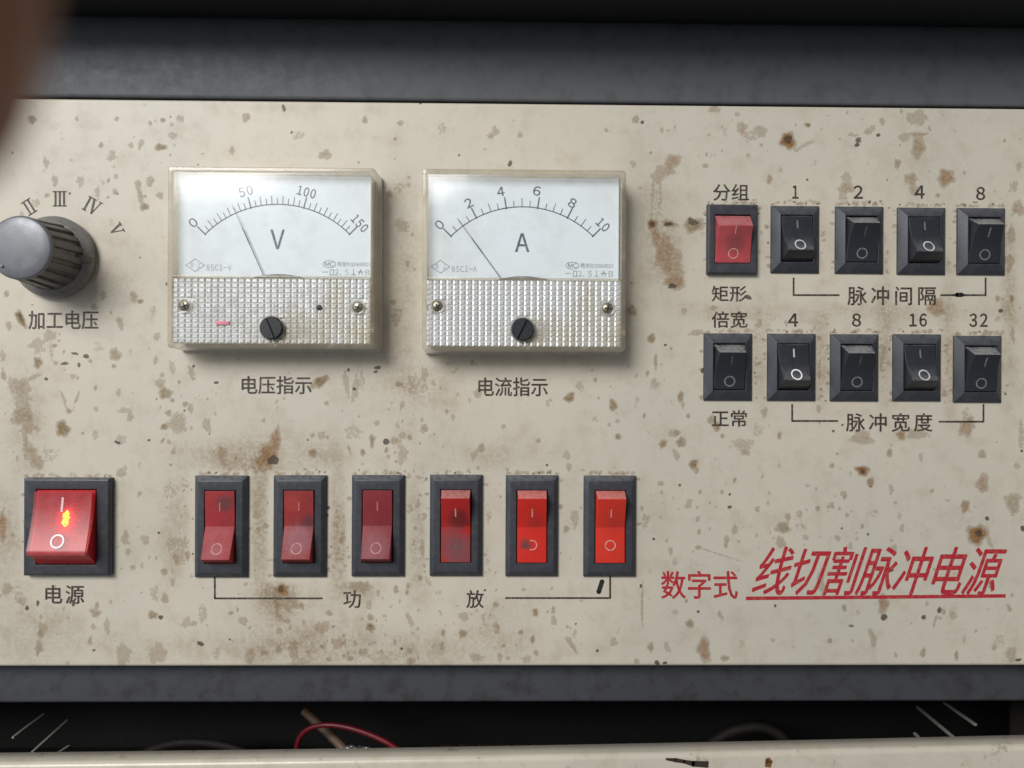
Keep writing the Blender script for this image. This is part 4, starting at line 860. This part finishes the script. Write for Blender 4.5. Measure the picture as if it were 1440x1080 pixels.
meter(593, 239, 881, 493, 391, 'ammeter', 'clear-cased ammeter with white dial marked A, scale 0 to 10', (734, 432), 141.2, 4, 20,
      [("0", (618, 316), -45, 10), ("2", (659, 285.5), -27, 10), ("4", (704, 269.5), -9, 10), ("6", (755, 268.5), 9, 10), ("8", (805, 285.5), 27, 10), ("10", (848, 316), 45, 18)],
      'A', (724.5, 328, 744, 354), -36.0, ((619.5, 375), '85C1-A', (805, 373.5)), [(615, 430.5), (855, 433.5)], (735, 463), 64, 'A')

# ------------------------------------------------------------------ cabinet round the panel
def strip(name, prof, xa, xb, mat, parent, n=1, rough_fn=None):
    """prof: list (z, y) in world metres swept along x"""
    base = parent_loc(parent); vs = []; fs = []
    cols = 2
    for x in (xa, xb):
        for z, y in prof: vs.append((x - base.x, y - base.y, z - base.z))
    n_ = len(prof)
    for i in range(n_ - 1): fs.append((i, i + n_, i + n_ + 1, i + 1))
    me = bpy.data.meshes.new(name); me.from_pydata(vs, [], fs); me.update()
    o = link(name, me, mat, parent, 50)
    return o
XA, XB = P(-160, 540).x - .125, P(1600, 540).x + .125
cab = empty('machine_cabinet', Vector((0, 0.05, P(720, 1300).z)), 'grey hammered-paint cabinet frame above and below the cream panel, with dark opening', 'cabinet')
zt = wtl
def arc(cz, cy, r, a0, a1, n=10): return [(cz + r * math.sin(R(a0 + (a1 - a0) * i / n)), cy - r * math.cos(R(a0 + (a1 - a0) * i / n))) for i in range(n + 1)]
# upper rail: turned-in lower lip, flat face, rolls back into the shade of the hood
zr0 = zt + 0.0016
up = [(zr0, 0.012)] + arc(zr0 + .0012, .0042, .0012, -90, 0, 6) + [(zr0 + .008, .0029), (zr0 + .0175, .0030)] + arc(zr0 + .0175, .0150, .0120, 0, 80, 14) + [(zr0 + .030, .040)]
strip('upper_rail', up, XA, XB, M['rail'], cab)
# lower rail
zb = wbl
lo = [(zb - .0139, .020)] + arc(zb - .0139 + .0012, .0074, .0012, -90, 0, 6) + [(zb - .004, .0066), (zb + .0012, .0066), (zb + .002, .012)]
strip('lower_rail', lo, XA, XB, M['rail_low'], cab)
# back plate behind everything
strip('back_sheet', [(zb - .004, .0205), (zt + .03, .0205)], XA, XB, M['dark'], cab)
def solid(name, x0, x1, y0, y1, z0, z1, mat, parent, bev=0.0008):
    base = parent_loc(parent)
    bm = bmesh.new()
    r = bmesh.ops.create_cube(bm, size=1.0)
    for v_ in bm.verts: v_.co = Vector(((x0 + x1) / 2 - base.x + v_.co.x * (x1 - x0), (y0 + y1) / 2 - base.y + v_.co.y * (y1 - y0), (z0 + z1) / 2 - base.z + v_.co.z * (z1 - z0)))
    bmesh.ops.bevel(bm, geom=bm.edges[:], offset=bev, segments=2, affect='EDGES')
    me = bpy.data.meshes.new(name); bm.to_mesh(me); bm.free()
    return link(name, me, mat, parent, 35)
solid('side_panel', XA, xs[0] - .0006, -.0004, .02, wbl, wtl, M['rail'], cab)
solid('side_panel', xs[-1] + .0006, XB, -.0004, .02, wbl, wtl, M['rail'], cab)
hz = P(720, 14, 0).z
solid('hood', XA, XB, -0.034, 0.05, hz, hz + 0.05, M['hood'], cab)
zin = P(720, 1075).z
solid('interior_back', XA + .003, XB - .003, 0.11, 0.113, zin - .10, zb + .01, M['dark'], cab)
solid('interior_roof', XA + .003, XB - .003, 0.021, 0.11, zb - .0125, zb - .0115, M['dark'], cab, .0002)
for sx_ in (XA + .003, XB - .003): solid('interior_side', sx_, sx_ + .003, 0.02, 0.11, zin - .10, zb + .01, M['dark'], cab, .0002)
solid('interior_floor', XA + .003, XB - .003, 0.0, 0.11, zin - .05, zin - .045, M['dark'], cab, .0005)
# bright steel fins running back into the opening
for (a, b2, w) in (((18, 1036), (62, 1003), .7), ((45, 1057), (95, 1012), .8), ((80, 1059), (97, 1048), .8), ((1290, 993), (1340, 1035), .9), ((1328, 987), (1372, 1018), .9), ((1286, 1030), (1300, 1044), .8)):
    r_ = math.hypot(a[0] - 720, a[1] - 540); r2 = math.hypot(b2[0] - 720, b2[1] - 540)
    near, far = (a, b2) if r_ > r2 else (b2, a)
    q = min(r_, r2) / max(r_, r2); d1 = 0.020; d2 = (DIST + d1) / q - DIST
    p1, p2 = P(*near, -d1), P(*far, -d2)
    base = cab.location; m = bpy.data.meshes.new('fin')
    w_ = w * mm / 2; vs = []
    for p in (p1, p2):
        for sx_, sz_ in ((-w_, 0), (w_, 0), (w_, -.0006), (-w_, -.0006)): vs.append((p.x + sx_ - base.x, p.y - base.y, p.z + sz_ - base.z))
    m.from_pydata(vs, [], [(0, 1, 5, 4), (1, 2, 6, 5), (3, 7, 6, 2), (0, 4, 7, 3), (0, 3, 2, 1), (4, 5, 6, 7)]); m.update()
    link('fin', m, M['fin'], cab, 0)
# wires
def tube(name, pts, r, mat, parent=None, label=None, cat=None):
    cu = bpy.data.curves.new(name, 'CURVE'); cu.dimensions = '3D'; cu.bevel_depth = r; cu.bevel_resolution = 4; cu.use_fill_caps = True; cu.resolution_u = 10
    sp = cu.splines.new('NURBS'); sp.points.add(len(pts) - 1); sp.use_endpoint_u = True; sp.order_u = 4
    o0 = pts[0]
    for i, p in enumerate(pts): sp.points[i].co = (*(p - o0), 1)
    ob = bpy.data.objects.new(name, cu); C.objects.link(ob)
    dg = bpy.context.evaluated_depsgraph_get(); dg.update()
    me = bpy.data.meshes.new_from_object(ob.evaluated_get(dg)); bpy.data.objects.remove(ob); bpy.data.curves.remove(cu)
    me.name = name
    o = link(name, me, mat, parent, 60, o0)
    if label: tag(o, label, cat)
    return o
tube('red_wire', [P(424, 1150, -.042), P(412, 1060, -.038), P(420, 1024, -.034), P(468, 1015, -.032), P(535, 1036, -.030), P(575, 1062, -.028), P(640, 1130, -.026)], .00095, M['wire_red'],
     None, 'dark red insulated wire arching up in the black opening', 'wire')
ts = tube('tan_cable', [P(428, 1000, -.052), P(450, 1020, -.048), P(475, 1042, -.043), P(500, 1072, -.038)], .0016, M['wire_tan'], None, 'tan sleeved cable end behind the red wire', 'cable')
bm = bmesh.new(); random.seed(3)
for k in range(9):
    bmesh.ops.create_icosphere(bm, subdivisions=1, radius=.0011, matrix=Matrix.Translation((random.uniform(-.004, .004), random.uniform(-.001, .001), random.uniform(-.001, .0012))) @ Matrix.Diagonal((1.6, .7, .6, 1)) @ Matrix.Rotation(k, 4, 'Y'))
me = bpy.data.meshes.new('wire_joint'); bm.to_mesh(me); bm.free()
tag(link('wire_joint', me, M['solder'], None, 0, P(505, 1054, -.034)), 'crumpled silver metal joint under the red wire', 'connector')

# dim clutter deep in the opening: looms, a terminal strip and a folded bracket
M['loom'] = surf('grey_cable_jacket', (0.016, 0.014, 0.012), 0.7, dirt=(0.035, 0.025, 0.015), dirt_amt=0.6, dscale=200, bstr=0.2)
M['brown_part'] = surf('brown_phenolic', (0.085, 0.045, 0.025), 0.5, dirt=(0.14, 0.11, 0.08), dirt_amt=0.6, dscale=200, bstr=0.2)
tube('cable_loom', [P(930, 1130, -.070), P(985, 1050, -.066), P(1040, 1018, -.062), P(1095, 1022, -.060), P(1120, 1060, -.058), P(1130, 1130, -.058)], .0022, M['loom'], None, 'dull grey cable looping in the shade of the opening, right of centre', 'cable')
tube('cable_loom', [P(120, 1130, -.075), P(190, 1046, -.072), P(300, 1034, -.070), P(380, 1066, -.066), P(430, 1140, -.064)], .0017, M['loom'], None, 'thin dusty cable sagging inside the opening, left of the red wire', 'cable')
ts_ = P(620, 1046, -.075)
blk = empty('terminal_strip', ts_, 'dim brown terminal strip deep inside the black opening', 'terminal strip')
m = MB()
for k in range(9): m.box(k * 7.2, k * 7.2 + 6.2, -9, 0, 0, 9)
m.box(-1, 66, -12, -7, -1, 8); m.build('block', M['brown_part'], blk, bevel=.4)
for k in range(9):
    m = MB(); m.lathe(k * 7.2 + 3.1, -3.6, [(1.9, 9.0), (1.9, 9.6), (1.5, 9.9), (.3, 10.0)], 16); m.build('terminal_screw', M['screw'], blk, smooth=40)
br = P(1462, 1004, -.040)
solid('bracket', br.x - .010, br.x + .03, br.y, br.y + .002, br.z - .02, br.z + .0045, M['loom'], cab, .0004)
# lower cover: rounded cream sheet edge, slightly tilted
cv0 = P(0, 1058, -.0015); cv1 = P(1440, 1033, -.0015)
cov = empty('lower_cover', Vector((0, -.004, cv0.z - .06)), 'cream painted sheet metal cover edge along the bottom, below the dark opening', 'cover')
def cover_prof(z):
    return [(z - .004, .0052), (z - .0004, .0052), (z, .0048), (z, .0010)] + arc(z - .0018, -.0004, .0018, 80, 0, 8) + [(z - .006, -.0023), (z - .03, -.0023), (z - .07, -.0023)]
n_ = None; vs = []; fs = []
NX = 60
for i in range(NX + 1):
    x = XA + (XB - XA) * i / NX; t = (x - cv0.x) / (cv1.x - cv0.x)
    z = cv0.z + (cv1.z - cv0.z) * t + 0.0006 * math.sin(math.pi * min(max(t, 0), 1)) * -1.0
    pr = cover_prof(z); n_ = len(pr)
    for (zz_, y_) in pr: vs.append((x - cov.location.x, y_ - .0035 - cov.location.y, zz_ - cov.location.z))
for i in range(NX):
    for j in range(n_ - 1): fs.append((i * n_ + j, i * n_ + j + 1, (i + 1) * n_ + j + 1, (i + 1) * n_ + j))
me = bpy.data.meshes.new('sheet_edge'); me.from_pydata(vs, [], fs); me.update()
bm = bmesh.new(); bm.from_mesh(me); bmesh.ops.recalc_face_normals(bm, faces=bm.faces)
bm.to_mesh(me); bm.free()
if sum(p.normal.y * p.area for p in me.polygons) > 0: me.flip_normals()
link('sheet_edge', me, M['cover'], cov, 50)
HF = 0.00595
lay('chipped_paint', *strokes([[(937, 1067.5, 3), (950, 1069, 6), (962, 1071, 5), (975, 1074, 8), (994, 1075, 9)]], 6), HF, M['crumb'], cov)
M['rust'] = surf('rust_spot', (0.20, 0.085, 0.025), 0.8, dirt=(0.06, 0.03, 0.012), dirt_amt=0.8, dscale=700, bstr=0.5)
lay('rust_spot', *strokes([[(1080, 1067, 5), (1081, 1071, 10), (1080, 1077, 8)]], 8), HF, M['rust'], cov)

# ------------------------------------------------------------------ fingertip close to the lens, upper left corner
M['skin'] = surf('brown_skin', (0.36, 0.165, 0.09), 0.6, dirt=(0.27, 0.115, 0.06), dirt_amt=0.5, dscale=300, bstr=0.3)
M['nail'] = surf('finger_nail', (0.20, 0.12, 0.09), 0.3, bstr=0)
FD = 0.030
tipc = P(-236, 74, DIST - FD)
fin = empty('finger', tipc, 'blurred brown fingertip held close to the lens in the upper left corner', 'finger')
m = MB(); lp = []
ax = [(-6.9, .15), (-6.6, 1.9), (-5.6, 4.0), (-4.0, 5.7), (-2, 6.7), (0, 7.1), (5, 7.3), (12, 7.6), (17, 7.9), (20, 8.1), (22, 8.0), (28, 7.9), (36, 8.3), (42, 8.9), (46, 8.9), (52, 8.7), (62, 9.2), (75, 9.6)]
for s_, r in ax:
    bend = 0.0 if s_ < 18 else (s_ - 18) * .10 + (0 if s_ < 44 else (s_ - 44) * .16)
    crease = -.25 if s_ in (20, 44) else 0
    cx_ = s_ * 0.07; hz_ = bend * -0.9
    lp.append([(cx_ + (r + crease) * math.cos(t), s_, hz_ * -1 + (r * .86) * math.sin(t)) for t in [2 * math.pi * j / 28 for j in range(28)]])
m.loops(lp, True, True); m.build('skin', M['skin'], fin, smooth=70)
m = MB(); vs = []; fs = []
for i in range(7):
    for j in range(9):
        a_ = R(-48 + 96 * j / 8); s_ = -5.2 + 11.5 * i / 6; r = np.interp(s_, [q[0] for q in ax], [q[1] for q in ax]) + .12
        vs.append((s_ * .07 + r * math.sin(a_) * .98, s_, -r * .86 * math.cos(a_) - .1))
for i in range(6):
    for j in range(8): fs.append((i * 9 + j, i * 9 + j + 1, (i + 1) * 9 + j + 1, (i + 1) * 9 + j))
m.add(vs, fs); m.build('nail', M['nail'], fin, smooth=60)
